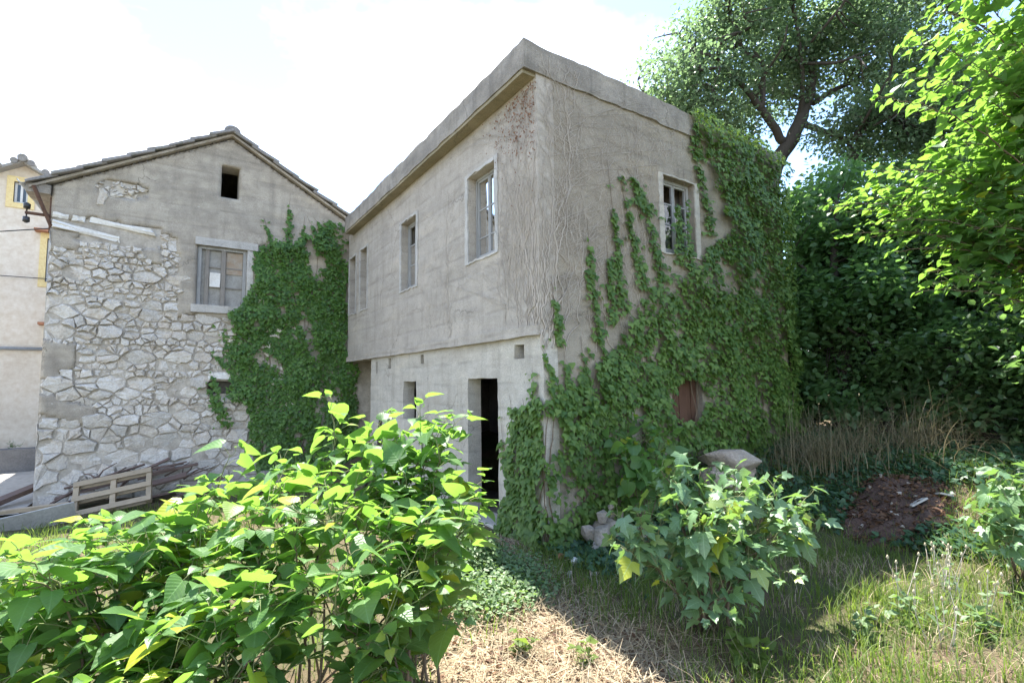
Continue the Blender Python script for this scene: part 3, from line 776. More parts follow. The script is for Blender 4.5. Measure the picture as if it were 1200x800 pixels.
# power bracket with two insulators on the corner
pb = empty('power_line_bracket', (-5.7, 8.25, 5.0), 'rusty iron bracket with two black insulators at the stone house corner', 'bracket')
MB().tube([(-5.66,8.24,4.98),(-5.92,8.0,5.72)], .032, 6).build('brace', M['rust'], pb)
MB().tube([(-5.66,8.24,5.23),(-6.03,8.1,5.2)], .03, 6).build('arm', M['rust'], pb)
MB().tube([(-5.69,8.24,4.9),(-5.69,8.24,5.6)], .025, 6).build('wall_plate', M['rust'], pb)
for dz in (.13, -.13):
    MB().tube([(-6.01,8.11,5.2+dz*.2),(-6.01,8.11,5.2+dz*.6),(-6.01,8.11,5.2+dz*.62),(-6.01,8.11,5.2+dz*1.3),(-6.01,8.11,5.2+dz*1.5)], [.012,.012,.05,.055,.02], 10).build('insulator', M['black'], pb, True)
def cable(a, b, sag, label, r=.008):
    a, b = Vector(a), Vector(b)
    pts = [a.lerp(b, t/14) - Vector((0,0,sag*4*(t/14)*(1-t/14))) for t in range(15)]
    tag(MB().tube(pts, r, 5).build('power_cable', M['cable'], None, True), label, 'cable')
cable((-5.7,8.24,4.98), (-16.,8.0,3.3), .25, 'thin black cable running from the corner bracket of the stone house', .011)
cable((-6.6,17.18,5.45), (-14,17.16,5.45), .03, 'straight dark cable along the peach house wall', .014)

# ------------------------------------------------------------------ peach house behind
yh = empty('peach_house', (-8, 17.3, 0), 'peach-rendered house with yellow window surrounds behind the stone house', 'house')
YR, YZ, YS = -7.93, 9.12, .62
n1 = Vector((-YS,0,1)).normalized(); n2 = Vector((YS,0,1)).normalized()
YOP = [(-8.16,-7.82,7.86,8.55),(-7.28,-6.3,5.35,6.8),(-7.05,-6.1,2.3,3.75)]
wall('front_wall', (0,17.3,0), (1,0,0), (0,-1,0), -12.6, -3.3, -.8, 9.4, .3, YOP, M['peach'], yh, .4, .003, .0, cut=[((YR,0,YZ), n1), ((YR,0,YZ), n2)])
wall('side_wall', (-12.6,17.62,0), (0,1,0), (-1,0,0), 0, 8, -.8, 6.2, .3, [], M['peach'], yh, .6, 0, 0)
wall('side_wall', (-3.3,17.62,0), (0,1,0), (1,0,0), 0, 8, -.8, 6.2, .3, [], M['peach'], yh, .6, 0, 0)
wall('rear_wall', (0,25.9,0), (1,0,0), (0,1,0), -12.6, -3.3, -.8, 9.4, .3, [], M['peach'], yh, .6, 0, 0, cut=[((YR,0,YZ), n1), ((YR,0,YZ), n2)])
for s in (-1, 1):
    ex = YR + s*5.0; zz = YZ - YS*5.0
    v = [(YR,16.95,YZ+.005),(ex,16.95,zz+.005),(ex,26.2,zz+.005),(YR,26.2,YZ+.005),(YR,16.95,YZ+.1),(ex,16.95,zz+.1),(ex,26.2,zz+.1),(YR,26.2,YZ+.1)]
    rp = obj('roof', v, BOXF if s > 0 else [q[::-1] for q in BOXF], M['sheet'], yh)
    for k in range(14):
        d = k*.36+.2; x = YR+s*d; z = YZ-YS*d
        mb = MB(); mb.tube([(x, 16.9, z+.13), (x, 17.3, z+.13)], .1, 8); mb.build('roof_tile', M['tile'], rp)
mb = MB().tube([(YR,16.85,YZ+.12),(YR,26.2,YZ+.12)], .13, 8); mb.build('ridge_tile', M['tile'], yh)
for i, (a, b, c, d) in enumerate(YOP):
    w = bpy.data.objects.new('window', None); COL.objects.link(w); w.location = ((a+b)/2, 17.3, c); w.parent = yh; w.matrix_parent_inverse = PINV(yh)
    s = .17
    box('surround', a-s, a, 17.26, 17.4, c-s, d+s, M['yellow'], w); box('surround', b, b+s, 17.26, 17.4, c-s, d+s, M['yellow'], w)
    box('surround', a, b, 17.26, 17.4, d, d+s, M['yellow'], w); box('surround', a, b, 17.26, 17.4, c-s, c, M['yellow'], w)
    box('frame', a, a+.06, 17.38, 17.44, c, d, M['pvc'], w); box('frame', b-.06, b, 17.38, 17.44, c, d, M['pvc'], w)
    box('frame', a+.06, b-.06, 17.38, 17.44, d-.06, d, M['pvc'], w); box('frame', a+.06, b-.06, 17.38, 17.44, c, c+.06, M['pvc'], w)
    box('mullion', (a+b)/2-.03, (a+b)/2+.03, 17.38, 17.43, c+.06, d-.06, M['pvc'], w)
    box('pane', a+.06, (a+b)/2-.03, 17.41, 17.42, c+.06, d-.06, M['pane_dark'], w); box('pane', (a+b)/2+.03, b-.06, 17.41, 17.42, c+.06, d-.06, M['pane_dark'], w)
    if i: rough_slab('clay_canopy', a-s-.12, b+s+.12, 16.98, 17.3, d+s, d+s+.08, M['clay'], .01, .15, w)
mb = MB().tube([(-12.4,17.2,3.14),(-6,17.2,3.14)], .05, 8); mb.build('wall_pipe', M['zinc'], yh, True)
lw = rough_slab('low_wall', -16, -6.5, 13.6, 13.95, -.4, .3, M['kerb'], .012, .3, None); tag(lw, 'low dark grey concrete wall in front of the peach house', 'wall')

# ------------------------------------------------------------------ leaf machinery
def leaf_template(kind, var=0):
    rr = random.Random(100*var + len(kind))
    if kind == 'heart':
        prof = [(.10,-.07,.0),(.36,-.10,.03),(.47,.14,.16),(.45,.38,.4),(.31,.64,.66),(.13,.88,.88),(.0,1.06,1.06)]
    elif kind == 'lobed':
        prof = [(.10,-.08,.0),(.36,-.08,.06),(.44,.16,.2),(.60,.44,.34),(.24,.42,.44),(.31,.64,.64),(.13,.88,.88),(.0,1.08,1.08)]
    elif kind == 'broad':
        prof = [(.12,-.06,.0),(.42,-.06,.06),(.52,.2,.22),(.42,.52,.5),(.2,.8,.8),(.0,1.0,1.0)]
    v = []; f = []; fold = rr.uniform(.10,.32); droop = rr.uniform(.12,.38); tw = rr.uniform(-.12,.12)
    def zc(x, y): return fold*abs(x) - droop*max(0, y)**2 - .12*x*x*4*droop + .035*math.sin(9*y + 3*var)*abs(x)*2 + tw*x*y
    for (w, ye, ym) in prof:
        for s, k in ((-1,1.),(-1,.5),(0,0),(1,.5),(1,1.)):
            x = s*w*k; y = ym + (ye-ym)*k; v.append((x, y, zc(x, y)))
    for i in range(len(prof)-1):
        for j in range(4): f.append((i*5+j, i*5+j+1, i*5+j+6, i*5+j+5))
    return np.array(v), np.array(f)
def small_template(kind):
    if kind == 'ivy':
        v = [(0,0,0),(.42,-.02,-.02),(.5,.3,.0),(.22,.55,.04),(0,1,-.12),(-.22,.55,.04),(-.5,.3,.0),(-.42,-.02,-.02),(0,.35,.1)]
        f = [(8,i,(i+1) % 8) for i in range(8)]
    elif kind == 'diamond':
        v = [(0,0,0),(.3,.45,.08),(0,1,-.1),(-.3,.45,.08)]; f = [(0,1,2),(0,2,3)]
    elif kind == 'oval':
        v = [(0,0,0),(.26,.25,.05),(.28,.6,.04),(0,1,-.1),(-.28,.6,.04),(-.26,.25,.05)]; f = [(0,1,2),(0,2,3),(0,3,4),(0,4,5)]
    return np.array(v, float), np.array(f)
def unit(a): return a/np.maximum(1e-9, np.linalg.norm(a, axis=-1, keepdims=True))
def frames(axis, normal):
    n = unit(normal); a = unit(axis - n*(axis*n).sum(-1, keepdims=True)); s = np.cross(a, n); return s, a, n
def scatter(name, tmpl, P, axis, normal, size, mat, parent=None, rnd=None, smooth=True, kind='stuff'):
    v, f = tmpl; N = len(P)
    s, a, n = frames(np.asarray(axis, float), np.asarray(normal, float)); size = np.asarray(size, float).reshape(-1,1,1)
    W = np.asarray(P)[:,None,:] + size*(v[None,:,0:1]*s[:,None,:] + v[None,:,1:2]*a[:,None,:] + v[None,:,2:3]*n[:,None,:])
    Fi = (f[None] + (np.arange(N)*len(v))[:,None,None]).reshape(-1, f.shape[1])
    if rnd is None: rnd = RNG.random(N)
    o = link(name, npmesh(name, W.reshape(-1,3), Fi, smooth, np.repeat(rnd, len(v)), np.tile(v, (N,1)) if len(v) > 20 else None), mat, parent)
    if kind: o['kind'] = kind
    return o
_LM = {}
def leaf_mesh(kind, var, mat):
    k = (kind, var, mat.name)
    if k not in _LM:
        v, f = leaf_template(kind, var); me = npmesh('leaf', v, f, True, None, v); me.materials.append(mat); _LM[k] = me
    return _LM[k]
def leaf_objects(P, axis, normal, size, kind, mat, parent, maxn, nvar=5):
    """the leaves that show largest become objects, the rest one part"""
    P = np.asarray(P); axis = np.asarray(axis); normal = np.asarray(normal); size = np.asarray(size)
    order = np.argsort(np.linalg.norm(P-np.array(CAM), axis=1)/size)
    s, a, n = frames(axis, normal); inv = PINV(parent)
    for q, i in enumerate(order[:maxn]):
        o = bpy.data.objects.new('leaf', leaf_mesh(kind, q % nvar, mat)); COL.objects.link(o)
        m = Matrix((Vector(s[i]), Vector(a[i]), Vector(n[i]))).transposed()*1.0
        m = m.to_4x4(); m = m @ Matrix.Scale(float(size[i]), 4); m.translation = Vector(P[i])
        o.parent = parent; o.matrix_parent_inverse = inv; o.matrix_basis = m
    rest = order[maxn:]
    if len(rest): scatter('leaves', leaf_template(kind, 2), P[rest], axis[rest], normal[rest], size[rest], mat, parent)
SN = np.array(SUND)
def bez(a, b, c, t): return a*(1-t)**2 + b*2*t*(1-t) + c*t*t

def shrub(name, base, tips, label, cat, mat, kind, lsize, maxn, spacing=.055, side=3, sunw=.8, seed=1, group=None, start=.35, stem_r=.016, jit=.35, root_h=.25, updown=0., twig='twig', roots=(), cf=(.45,.75), bj=.05):
    rr = np.random.default_rng(seed); base0 = np.array(base, float); th = empty(name, base, label, cat, group); BB = [base0] + [np.array(q, float) for q in roots]
    mb = MB(); gm = MB(); P, A, Nn, Z = [], [], [], []
    def shoot(p0, c, tip, r0, s0, dens=1.):
        L = np.linalg.norm(tip-p0); k = max(5, int(L/.09))
        pts = [bez(p0, c, tip, t/k) + rr.normal(0, .008, 3)*(0 < t < k) for t in range(k+1)]
        (mb if r0 > .006 else gm).tube(pts, [max(.0018, r0*(1-.85*t/k)) for t in range(k+1)], 6 if r0 > .006 else 4)
        n = int(L*(1-s0)/spacing*dens); ph = rr.random()*6.28
        for i in range(n):
            t = s0 + (1-s0)*(i+rr.random()*.6)/max(1, n); p = bez(p0, c, tip, min(1, t)); d = bez(p0, c, tip, min(1, t+.02)) - p; d = unit(d) if np.linalg.norm(d) > 1e-6 else np.array([0,0,1.])
            ph += 2.4
            u = unit(np.cross(d, np.array([.2,.1,1.]))); w = np.cross(d, u)
            out = u*math.cos(ph) + w*math.sin(ph)
            size = lsize*rr.uniform(.5,1.3)*(1-.45*max(0, t-.75)/.25)
            pet = out*rr.uniform(.35,.7)*lsize + d*.25*lsize + np.array([0,0,.12*lsize])
            q = p + pet
            gm.tube([p, p+pet*.55+np.array([0,0,.01]), q], .0018, 3, False)
            ax = out + d*.45 + np.array([0,0,-.35]); nn = SN*sunw + np.array([0,0,.45]) + rr.normal(0, jit, 3) + updown*out
            P.append(q); A.append(ax); Nn.append(nn); Z.append(size)
        # terminal tuft
        for i in range(3):
            q = tip + rr.normal(0,.012,3); P.append(q); A.append(unit(tip-c) + rr.normal(0,.5,3)); Nn.append(SN+rr.normal(0,.5,3)); Z.append(lsize*rr.uniform(.3,.5))
    for ti in tips:
        tip = np.array(ti[:3], float); base = min(BB, key=lambda q: np.linalg.norm(q[:2]-tip[:2])); hd = tip-base
        b0 = base + rr.normal(0,bj,3)*np.array([1,1,0])
        c = base + hd*np.array([cf[0],cf[0],cf[1]]) + np.array([0,0,root_h]) + rr.normal(0,.08,3)
        shoot(b0, c, tip, stem_r*(.7+.5*rr.random()), start)
        ns = side if len(ti) < 4 else ti[3]
        for k in range(ns):
            t = rr.uniform(.42,.92); p = bez(b0, c, tip, t); L = rr.uniform(.22,.55)*(1.15-.5*t)
            dr = rr.normal(0,1,3); dr[2] = abs(dr[2])*.5+.15; dr = unit(dr + .5*unit(hd))
            e = p + dr*L; shoot(p, p+dr*L*.5+np.array([0,0,.06]), e, .005, .12)
    mb.build('stem', M[twig], th, True); tag(gm.build('twigs', M['greentwig'], th, True), kind='stuff')
    P = np.array(P); keep = P[:,2] > base0[2]+.03
    if maxn < 0: scatter('leaves', leaf_template(kind, 2), P[keep], np.array(A)[keep], np.array(Nn)[keep], np.array(Z)[keep], mat, th)
    else: leaf_objects(P[keep], np.array(A)[keep], np.array(Nn)[keep], np.array(Z)[keep], kind, mat, th, maxn)
    print(name, len(P)); return th

# ------------------------------------------------------------------ climbing ivy
def ivy(name, label, loc, plane, nrm, poly, fingers, gaps, n, size, mat, seed, thick=.1, bbox=None, holes=()):
    rr = np.random.default_rng(seed); th = empty(name, loc, label, 'ivy')
    us = [p[0] for p in poly]+[q[0] for q in fingers]; zs = [p[1] for p in poly]+[q[1] for q in fingers]
    P, A, Nn, Z = [], [], [], []; nrm = np.array(nrm, float); side = np.cross(nrm, [0,0,1.])
    def put(u, z, dens):
        d = .012 + thick*max(0, .45+fbm(u*1.6, z*1.6, seed))*dens*rr.random()**.6
        P.append(plane(u, z, d)); A.append(np.array([0,0,-1.]) + side*rr.normal(0,.5) + nrm*rr.uniform(0,.5)); Nn.append(nrm + np.array([0,0,rr.uniform(.1,.9)]) + side*rr.normal(0,.35)); Z.append(size*rr.uniform(.4,1.3))
    k = 0; tries = 0
    while k < n and tries < n*14:
        tries += 1
        u = rr.uniform(min(us), max(us)); z = rr.uniform(min(zs), max(zs))
        e1, e2 = .16*nz(u*2.3, z*2.3, seed+.5)+.06*nz(u*9,z*9,1), .16*nz(u*2.3, z*2.3, seed+7.5)+.06*nz(u*9,z*9,4)
        if not inpoly(u+e1, z+e2, poly): continue
        if any(math.hypot((u+e1*.8-g[0])/g[2], (z+e2*.8-g[1])/g[3]) < 1 for g in gaps): continue
        if any(h[0] < u < h[1] and h[2] < z < h[3] for h in holes): continue
        if fbm(u*2.4+z*.9, z*1.0, seed+3.) < -.42 and rr.random() < .85: continue
        put(u, z, 1); k += 1
    for (tu, tz, bu, bz, w) in fingers:
        L = math.hypot(tu-bu, tz-bz); cnt = int(L*w*n/14*.5)+8
        for i in range(cnt):
            t = rr.random()**.8
            cu, cz = tu+(bu-tu)*t, tz+(bz-tz)*t
            put(cu + rr.normal(0,.36)*w*(.12+1.2*t)+.03*nz(cz*5, tu), cz, .35)
    mb = MB()
    for i in range(26 if n > 4000 else 8):
        q = poly[rr.integers(len(poly))]; u = rr.uniform(min(us), max(us)); z0 = min(zs); pts = []
        zz = z0; top = rr.uniform(z0+1.5, max(zs)-.3)
        while zz < top:
            if inpoly(u, zz, poly): pts.append(plane(u, zz, .015))
            u += rr.normal(0,.03)-.0; zz += .12
        if len(pts) > 3: mb.tube(pts, [.012*(1-.7*k/len(pts)) for k in range(len(pts))], 5)
    for (tu, tz, bu, bz, w) in fingers:
        ex = rr.uniform(1.1,1.5)
        mb.tube([plane(bu+(tu-bu)*ex*t/8+.03*nz(t*1.7,tu), bz+(tz-bz)*ex*t/8, .006) for t in range(9)], [.006-.0005*t for t in range(9)], 4)
        for q in range(int(6*w*8)):
            t = rr.random()*1.25; put(tu+(bu-tu)*(1-t)+rr.normal(0,.5)*w, tz+(bz-tz)*(1-t), .2)
    mb.build('stem', M['twig'], th, True)
    scatter('leaves', small_template('ivy'), P, A, Nn, Z, mat, th)
    return th
RPOLY = [(2.91,6.06),(4.11,6.08),(5.62,6.0),(5.75,4.17),(5.7,2.27),(5.6,-.2),(-.02,-.1),(.03,1.68),(.27,1.82),(.75,2.08),(1.07,2.24),(1.36,2.47),(1.5,2.77),(1.62,3.01),(2.06,3.23),(2.63,3.41),(3.29,4.02),(3.81,4.42),(3.52,4.81),(3.21,5.44)]
RF = [(1.6,4.69,1.9,4.27,.36),(1.66,4.6,1.84,4.2,.36),(.78,3.65,.83,2.94,.2),(1.21,4.18,1.34,2.76,.26),(1.44,4.37,1.75,3.14,.27),(1.9,4.09,2.16,3.3,.3),(1.1,3.53,1.15,2.63,.18),(3.02,5.42,3.34,4.16,.26),(2.98,5.9,3.1,5.3,.3),(.2,2.89,.28,2.33,.16),(.03,2.24,.33,1.67,.14),(.36,2.13,.48,1.56,.19),(.64,2.2,.73,1.55,.25),(.08,1.92,.32,1.37,.16),(.9,2.46,1.11,1.97,.2),(.85,2.13,1.05,1.65,.22),(.83,2.95,.9,2.4,.16),(2.5,4.5,2.6,3.6,.3),(2.75,4.6,2.8,3.5,.2)]
RG = [(1.5,1.3,.07,.34),(1.62,.95,.05,.3),(1.94,2.44,.07,.3),(.1,1.25,.14,.3),(1.96,2.92,.06,.2),(2.62,1.62,.3,.3),(3.56,1.77,.06,.2),(2.9,2.1,.05,.3),(1.15,.9,.05,.2),(3.55,4.75,.06,.5),(2.4,2.75,.06,.22)]
ivy('climbing_ivy', 'dense green ivy covering the side wall of the concrete house up to the roof', (3, -.1, 0), lambda u, z, d: (u, -d-.012 if z < 5.66 else -d-.045, z), (0,-1,0), RPOLY, [(a,b,c,d,e*.72) for a,b,c,d,e in RF], RG, 19500, .078, M['ivy'], 3, .17, holes=[(2.1,3.05,3.95,4.95)])
LPOLY = [(-.05,1.68),(.2,1.72),(.36,1.42),(.5,1.5),(.6,1.25),(.72,1.1),(.8,.9),(.72,.6),(.78,.4),(.98,.3),(1.0,-.1),(-.05,-.1)]
ivy('climbing_ivy', 'light green ivy strip between the doorway and the corner of the concrete house', (-.05, .4, 0), lambda u, z, d: (.03-d, u, z), (-1,0,0), LPOLY, [(.2,2.02,.17,1.57,.14),(.67,1.55,.62,1.13,.13),(.4,1.67,.39,1.36,.13),(.9,1.33,.82,.69,.13)], [(.5,.95,.05,.3)], 1500, .085, M['ivy'], 5, .1)
GPOLY = [(-2.01,5.12),(-1.65,5.38),(-1.37,5.21),(-1.14,5.56),(-.78,5.51),(-.48,5.95),(-.16,5.9),(.0,5.42),(-.02,2.55),(.3,2.2),(.3,-.3),(-1.9,-.2),(-1.97,.28),(-2.14,1.34),(-2.5,1.6),(-2.74,2.31),(-2.59,2.88),(-2.55,3.56),(-2.25,3.98),(-2.12,4.49)]
GF_ = [(-1.41,6.13,-1.44,5.09,.2),(-1.9,5.63,-1.74,5.05,.2),(-1.07,5.81,-1.13,5.14,.2),(-.89,5.82,-.57,5.21,.25),(-.75,5.91,-.47,5.55,.25),(-2.86,2.12,-2.63,.99,.25),(-2.95,1.84,-2.76,1.37,.22),(-2.12,5.1,-2.05,4.5,.12),(-2.7,3.1,-2.5,2.5,.2),(-2.9,2.6,-2.6,2.3,.15)]
ivy('climbing_ivy', 'deep green ivy curtain on the gable of the stone house by the inner corner', (-1.2, 8.1, -.2), lambda u, z, d: (u, 8.165-d, z), (0,-1,0), GPOLY, [(a,b,c,d,e*.75) for a,b,c,d,e in GF_], [(-1.55,3.7,.08,.14),(-.7,4.9,.2,.16),(-.95,5.3,.12,.14),(-2.05,3.3,.05,.12),(-1.0,3.3,.05,.15)], 13500, .085, M['ivyg'], 8, .2)

# leafless creeper on the concrete corner
def dry_creeper():
    rr = np.random.default_rng(5); th = empty('dry_creeper', (.1,-.05,.2), 'leafless tangle of pale creeper stems clinging to the concrete house corner', 'creeper')
    mb = MB()
    def pl(face, u, z): return (u, -.012, z) if face else (-.012, u, z)
    def climb(face, u, z, top, drift, r, depth=0):
        pts = []; rad = []
        while z < top:
            zo = -.03 if z > 5.64 and face else 0
            if not face and z > 5.58: break
            if u < -.02: break
            if any(a-.1 < u < b+.1 and c-.1 < z < d+.1 for a, b, c, d in (GS if face else WF)): break
            if not face and z < 2.5: pass
            p = pl(face, max(u,0), z); p = (p[0] + (0 if face or z > 2.45 else .03), p[1]+zo, p[2]); pts.append(p); rad.append(r*max(.25, (top-z)/max(.5, top)))
            st = rr.uniform(.05,.11); u += drift*st + rr.normal(0,.03); z += st*rr.uniform(.7,1)
            if depth < 2 and rr.random() < (.26 if depth == 0 else .14): climb(face, u, z, min(top, z+rr.uniform(.2,.9)), rr.normal(0,1.5), r*.6, depth+1)
        if len(pts) > 2: mb.tube(pts, rad, 4, False)
    for i in range(16): climb(True, abs(rr.normal(0,.16)), rr.uniform(2.3,3.2), rr.uniform(4.6,5.93), rr.normal(.05,.12), .011)
    for i in range(44): climb(True, rr.uniform(.05,2.2), rr.uniform(2.2,3.8), rr.uniform(3.8,5.9), rr.normal(.05,.25), .008)
    for i in range(20): climb(True, rr.uniform(1.5,2.9), rr.uniform(4.9,5.2), rr.uniform(5.3,5.9), rr.normal(0,.4), .007)
    for i in range(14): climb(False, abs(rr.normal(0,.18)), rr.uniform(2.5,3.0), rr.uniform(4.4,5.6), rr.normal(.05,.12), .0105)
    for i in range(24): climb(False, rr.uniform(.1,.9), rr.uniform(2.6,3.6), rr.uniform(3.8,5.3), rr.normal(0,.2), .008)
    for i in range(10): climb(False, rr.uniform(1.8,3.3), rr.uniform(2.6,2.9), rr.uniform(3.2,4.7), rr.normal(0,.25), .005)
    for i in range(5): climb(True, abs(rr.normal(0,.1)), 2.3, 5.93, rr.normal(.03,.05), .017)
    for i in range(4): climb(False, abs(rr.normal(0,.12)), 2.5, 5.55, rr.normal(.03,.05), .015)
    for i in range(3): climb(False, 2.35+rr.normal(0,.03), 2.6, 4.95, rr.normal(0,.05), .006)
    mb.build('stem', M['vine'], th, True)
    N = 560; P = []; A = []; Nn = []; Z = []
    for i in range(N):
        u = abs(rr.normal(.3,.32)); z = 5.55 - abs(rr.normal(0,.45))
        P.append((-.02-.03*rr.random(), u, z)); A.append((-.2,rr.normal(0,.5),-1)); Nn.append((-1,rr.normal(0,.5),rr.normal(0,.5))); Z.append(rr.uniform(.015,.042))
    scatter('dead_leaves', small_template('diamond'), P, A, Nn, Z, M['redleaf'], th)
dry_creeper()

# ------------------------------------------------------------------ trees and bushes behind
def tree(name, label, cat, base, trunk, limbs, blobs, ncl, per, cl_r, lsize, mat, seed, group=None, tmpl='diamond', flat=.7, twr=.02, droop=0., sublimbs=0):
    """blobs: (cx,cy,cz,rx,ry,rz,weight); leaves sit in clusters joined by twigs to the nearest limb"""
    rr = np.random.default_rng(seed); th = empty(name, base, label, cat, group); mb = MB()
    tp = [np.array(p[:3], float) for p in trunk]
    def smooth_tube(pts, rads, n=9):
        P = [np.array(p, float) for p in pts]; out = []; ro = []
        for i in range(len(P)-1):
            a = P[max(i-1,0)]; b = P[i]; c = P[i+1]; d = P[min(i+2,len(P)-1)]
            for k in range(5):
                t = k/5; out.append(.5*((2*b)+(c-a)*t+(2*a-5*b+4*c-d)*t*t+(3*b-a-3*c+d)*t**3)); ro.append(rads[i]+(rads[i+1]-rads[i])*t)
        out.append(P[-1]); ro.append(rads[-1])
        out = [o + rr.normal(0, r*.12, 3) for o, r in zip(out, ro)]
        mb.tube(out, ro, n); return out
    nodes = []
    nodes += smooth_tube([p[:3] for p in trunk], [p[3] for p in trunk], 12)[len(trunk)*2:]
    for l in limbs:
        q = smooth_tube([p[:3] for p in l], [p[3] for p in l], 8); nodes += q[3:]
        for k in range(sublimbs):
            i = int(rr.uniform(.3,.95)*(len(q)-1)); d = unit(q[min(i+1,len(q)-1)]-q[i-1]); w_ = unit(d*.7+rr.normal(0,.6,3)+np.array([0,0,.15])); L = rr.uniform(.8,1.9)
            nodes += smooth_tube([q[i], q[i]+w_*L*.4+rr.normal(0,.08,3), q[i]+w_*L*.7+rr.normal(0,.15,3)+np.array([0,0,.1]), q[i]+w_*L+rr.normal(0,.2,3)], [.045,.035,.026,.012], 6)[4:]
    nodes = np.array(nodes)
    w = np.array([b[6] for b in blobs]); w = w/w.sum(); C_ = []
    P, A, Nn, Z = [], [], [], []
    for i in range(ncl):
        b = blobs[rr.choice(len(blobs), p=w)]
        d = unit(rr.normal(0,1,3))*rr.random()**.42
        c = np.array(b[:3]) + d*np.array(b[3:6])
        j = np.argmin(np.linalg.norm(nodes-c, axis=1)); q = nodes[j]
        mid = (q+c)/2 + rr.normal(0,.15,3)*min(1, np.linalg.norm(c-q)) + np.array([0,0,.1*np.linalg.norm(c-q)])
        mb.tube([bez(q, mid, c, t/4) for t in range(5)], [twr*1.2, twr, twr*.7, twr*.45, twr*.2], 4, False)
        r = cl_r*rr.uniform(.6,1.35); m = int(per*rr.uniform(.5,1.4))
        g = rr.normal(0,.5,(m,3))*np.array([r,r,r*flat]); g += (unit(rr.normal(0,1,3))*r*.3)*rr.random((m,1))
        g[:,2] -= droop*np.linalg.norm(g[:,:2], axis=1)
        P.append(c+g); o = unit(g+1e-6)
        A.append(o + rr.normal(0,.5,(m,3)) + np.array([0,0,-.3])); Nn.append(np.array([0,0,.6]) + rr.normal(0,.6,(m,3)) + .35*SN); Z.append(lsize*rr.uniform(.6,1.25,m))
    mb.build('trunk', M['bark'], th, True)
    scatter('crown', small_template(tmpl), np.concatenate(P), np.concatenate(A), np.concatenate(Nn), np.concatenate(Z), mat, th)
    return th
tree('holm_oak', 'tall spreading oak with leaning dark trunk behind the ivy-covered wall', 'tree', (8.6,3.2,.3),
     [(8.6,3.2,.1,0.272),(8.75,2.85,2.5,0.231),(8.92,2.5,5.,0.211),(9.17,2.08,7.2,0.197),(9.63,1.67,8.3,0.170),(10.0,1.45,9.3,0.129),(10.2,1.32,10.5,0.082),(11.0,.9,11.8,0.034)],
     [[(9.4,1.85,8.0,0.116),(8.55,1.98,8.8,0.095),(7.98,2.07,9.23,0.068),(7.17,2.21,9.7,0.034),(6.5,2.6,9.9,0.020)],[(8.6,1.95,8.75,0.075),(8.47,1.81,9.82,0.054),(7.95,2.01,10.1,0.034),(7.5,2.0,10.9,0.020)],
      [(9.9,1.5,8.5,0.082),(10.2,.86,7.95,0.061),(9.96,.31,7.7,0.034)],[(10.1,1.4,9.1,0.082),(11.4,.94,9.9,0.054),(13.1,.34,10.4,0.027)],[(9.8,1.6,8.6,0.068),(9.4,1.3,9.6,0.054),(9.0,1.2,10.8,0.034),(8.6,1.3,12.0,0.020)],[(10.0,1.5,9.2,0.068),(10.6,2.6,10.2,0.048),(11.2,3.6,11.2,0.027)],[(9.2,2.1,7.6,0.068),(8.0,3.0,8.6,0.048),(6.6,3.6,9.0,0.020)]],
     [(6.9,2.7,9.3,1.3,1.2,1.1,1.),(7.6,2.2,10.7,1.4,1.3,1.2,1.4),(9.2,1.5,11.6,1.9,1.7,1.4,2.),(10.6,1.0,10.2,1.5,1.5,1.3,1.7),(11.6,.3,11.2,1.9,1.6,1.4,1.9),(12.8,-.2,9.6,1.7,1.5,1.3,1.4),(10.4,.4,8.3,1.4,1.2,.9,.9),(8.2,3.0,8.7,1.2,1.2,.8,.8),(10.5,3.2,11.2,2.,1.6,1.5,1.),(9.4,2.4,9.7,1.4,1.2,.9,.8),(12.2,-.6,12.4,2.,1.6,1.2,1.2),(6.3,3.4,8.6,.8,.8,.6,.35),(7.6,4.1,8.9,1.2,1.2,.8,.7),(8.6,3.7,8.0,1.2,1.2,.8,.7),(11.2,.6,7.9,1.4,1.2,.9,1.),(12.6,-.2,8.2,1.4,1.2,.9,.9),(14.2,-.8,9.6,1.6,1.4,1.2,1.2)],
     600, 125, .6, .12, M['oakleaf'], 11, twr=.02, sublimbs=4)
def bushtree(px, py, h, rad, label, mat, seed, ncl=90, per=130, lsize=.13, group='trees at the wood edge right of the house', lean=0., name='wood_edge_tree', tmpl='oval', low=.35):
    z0 = gh(px, py); rr = random.Random(seed)
    tr = [(px,py,z0-.05,.13),(px+.1+lean*.2,py+.05,z0+h*.3,.11),(px+lean*.5,py+.1,z0+h*.55,.085),(px+.1+lean,py,z0+h*.85,.03)]
    limbs = []
    for k in range(5):
        a = rr.random()*6.28; zz = z0+h*rr.uniform(.25,.6)
        limbs.append([(px+.05+lean*.3,py,zz,.06),(px+lean*.4+math.cos(a)*rad*.4,py+math.sin(a)*rad*.4,zz+h*.12,.04),(px+lean*.6+math.cos(a)*rad*.75,py+math.sin(a)*rad*.75,zz+h*.2,.02)])
    bl = [(px+lean,py,z0+h*.78,rad*.75,rad*.75,h*.24,1.4),(px+lean*.5,py,z0+h*.5,rad*.95,rad*.95,h*.24,1.6),(px,py,z0+h*.2,rad*.9,rad*.9,h*.17,1.1)]
    for k in range(4):
        a = rr.random()*6.28; bl.append((px+lean*.6+math.cos(a)*rad*.6,py+math.sin(a)*rad*.6,z0+h*rr.uniform(low,.75),rad*.5,rad*.5,h*.17,.8))
    tree(name, label, 'tree', (px,py,z0), tr, limbs, bl, ncl, per, .36, lsize, mat, seed, group, tmpl, .75, .012)
bushtree(7.3,2.1,6.0,1.15,'mid green slender tree touching the ivy-covered wall edge',M['treeleaf'],31,110,120,.13)
bushtree(8.3,.5,5.4,1.5,'mid green leafy tree behind the dry grass, under the oak',M['treeleaf'],32,150,130,.13)
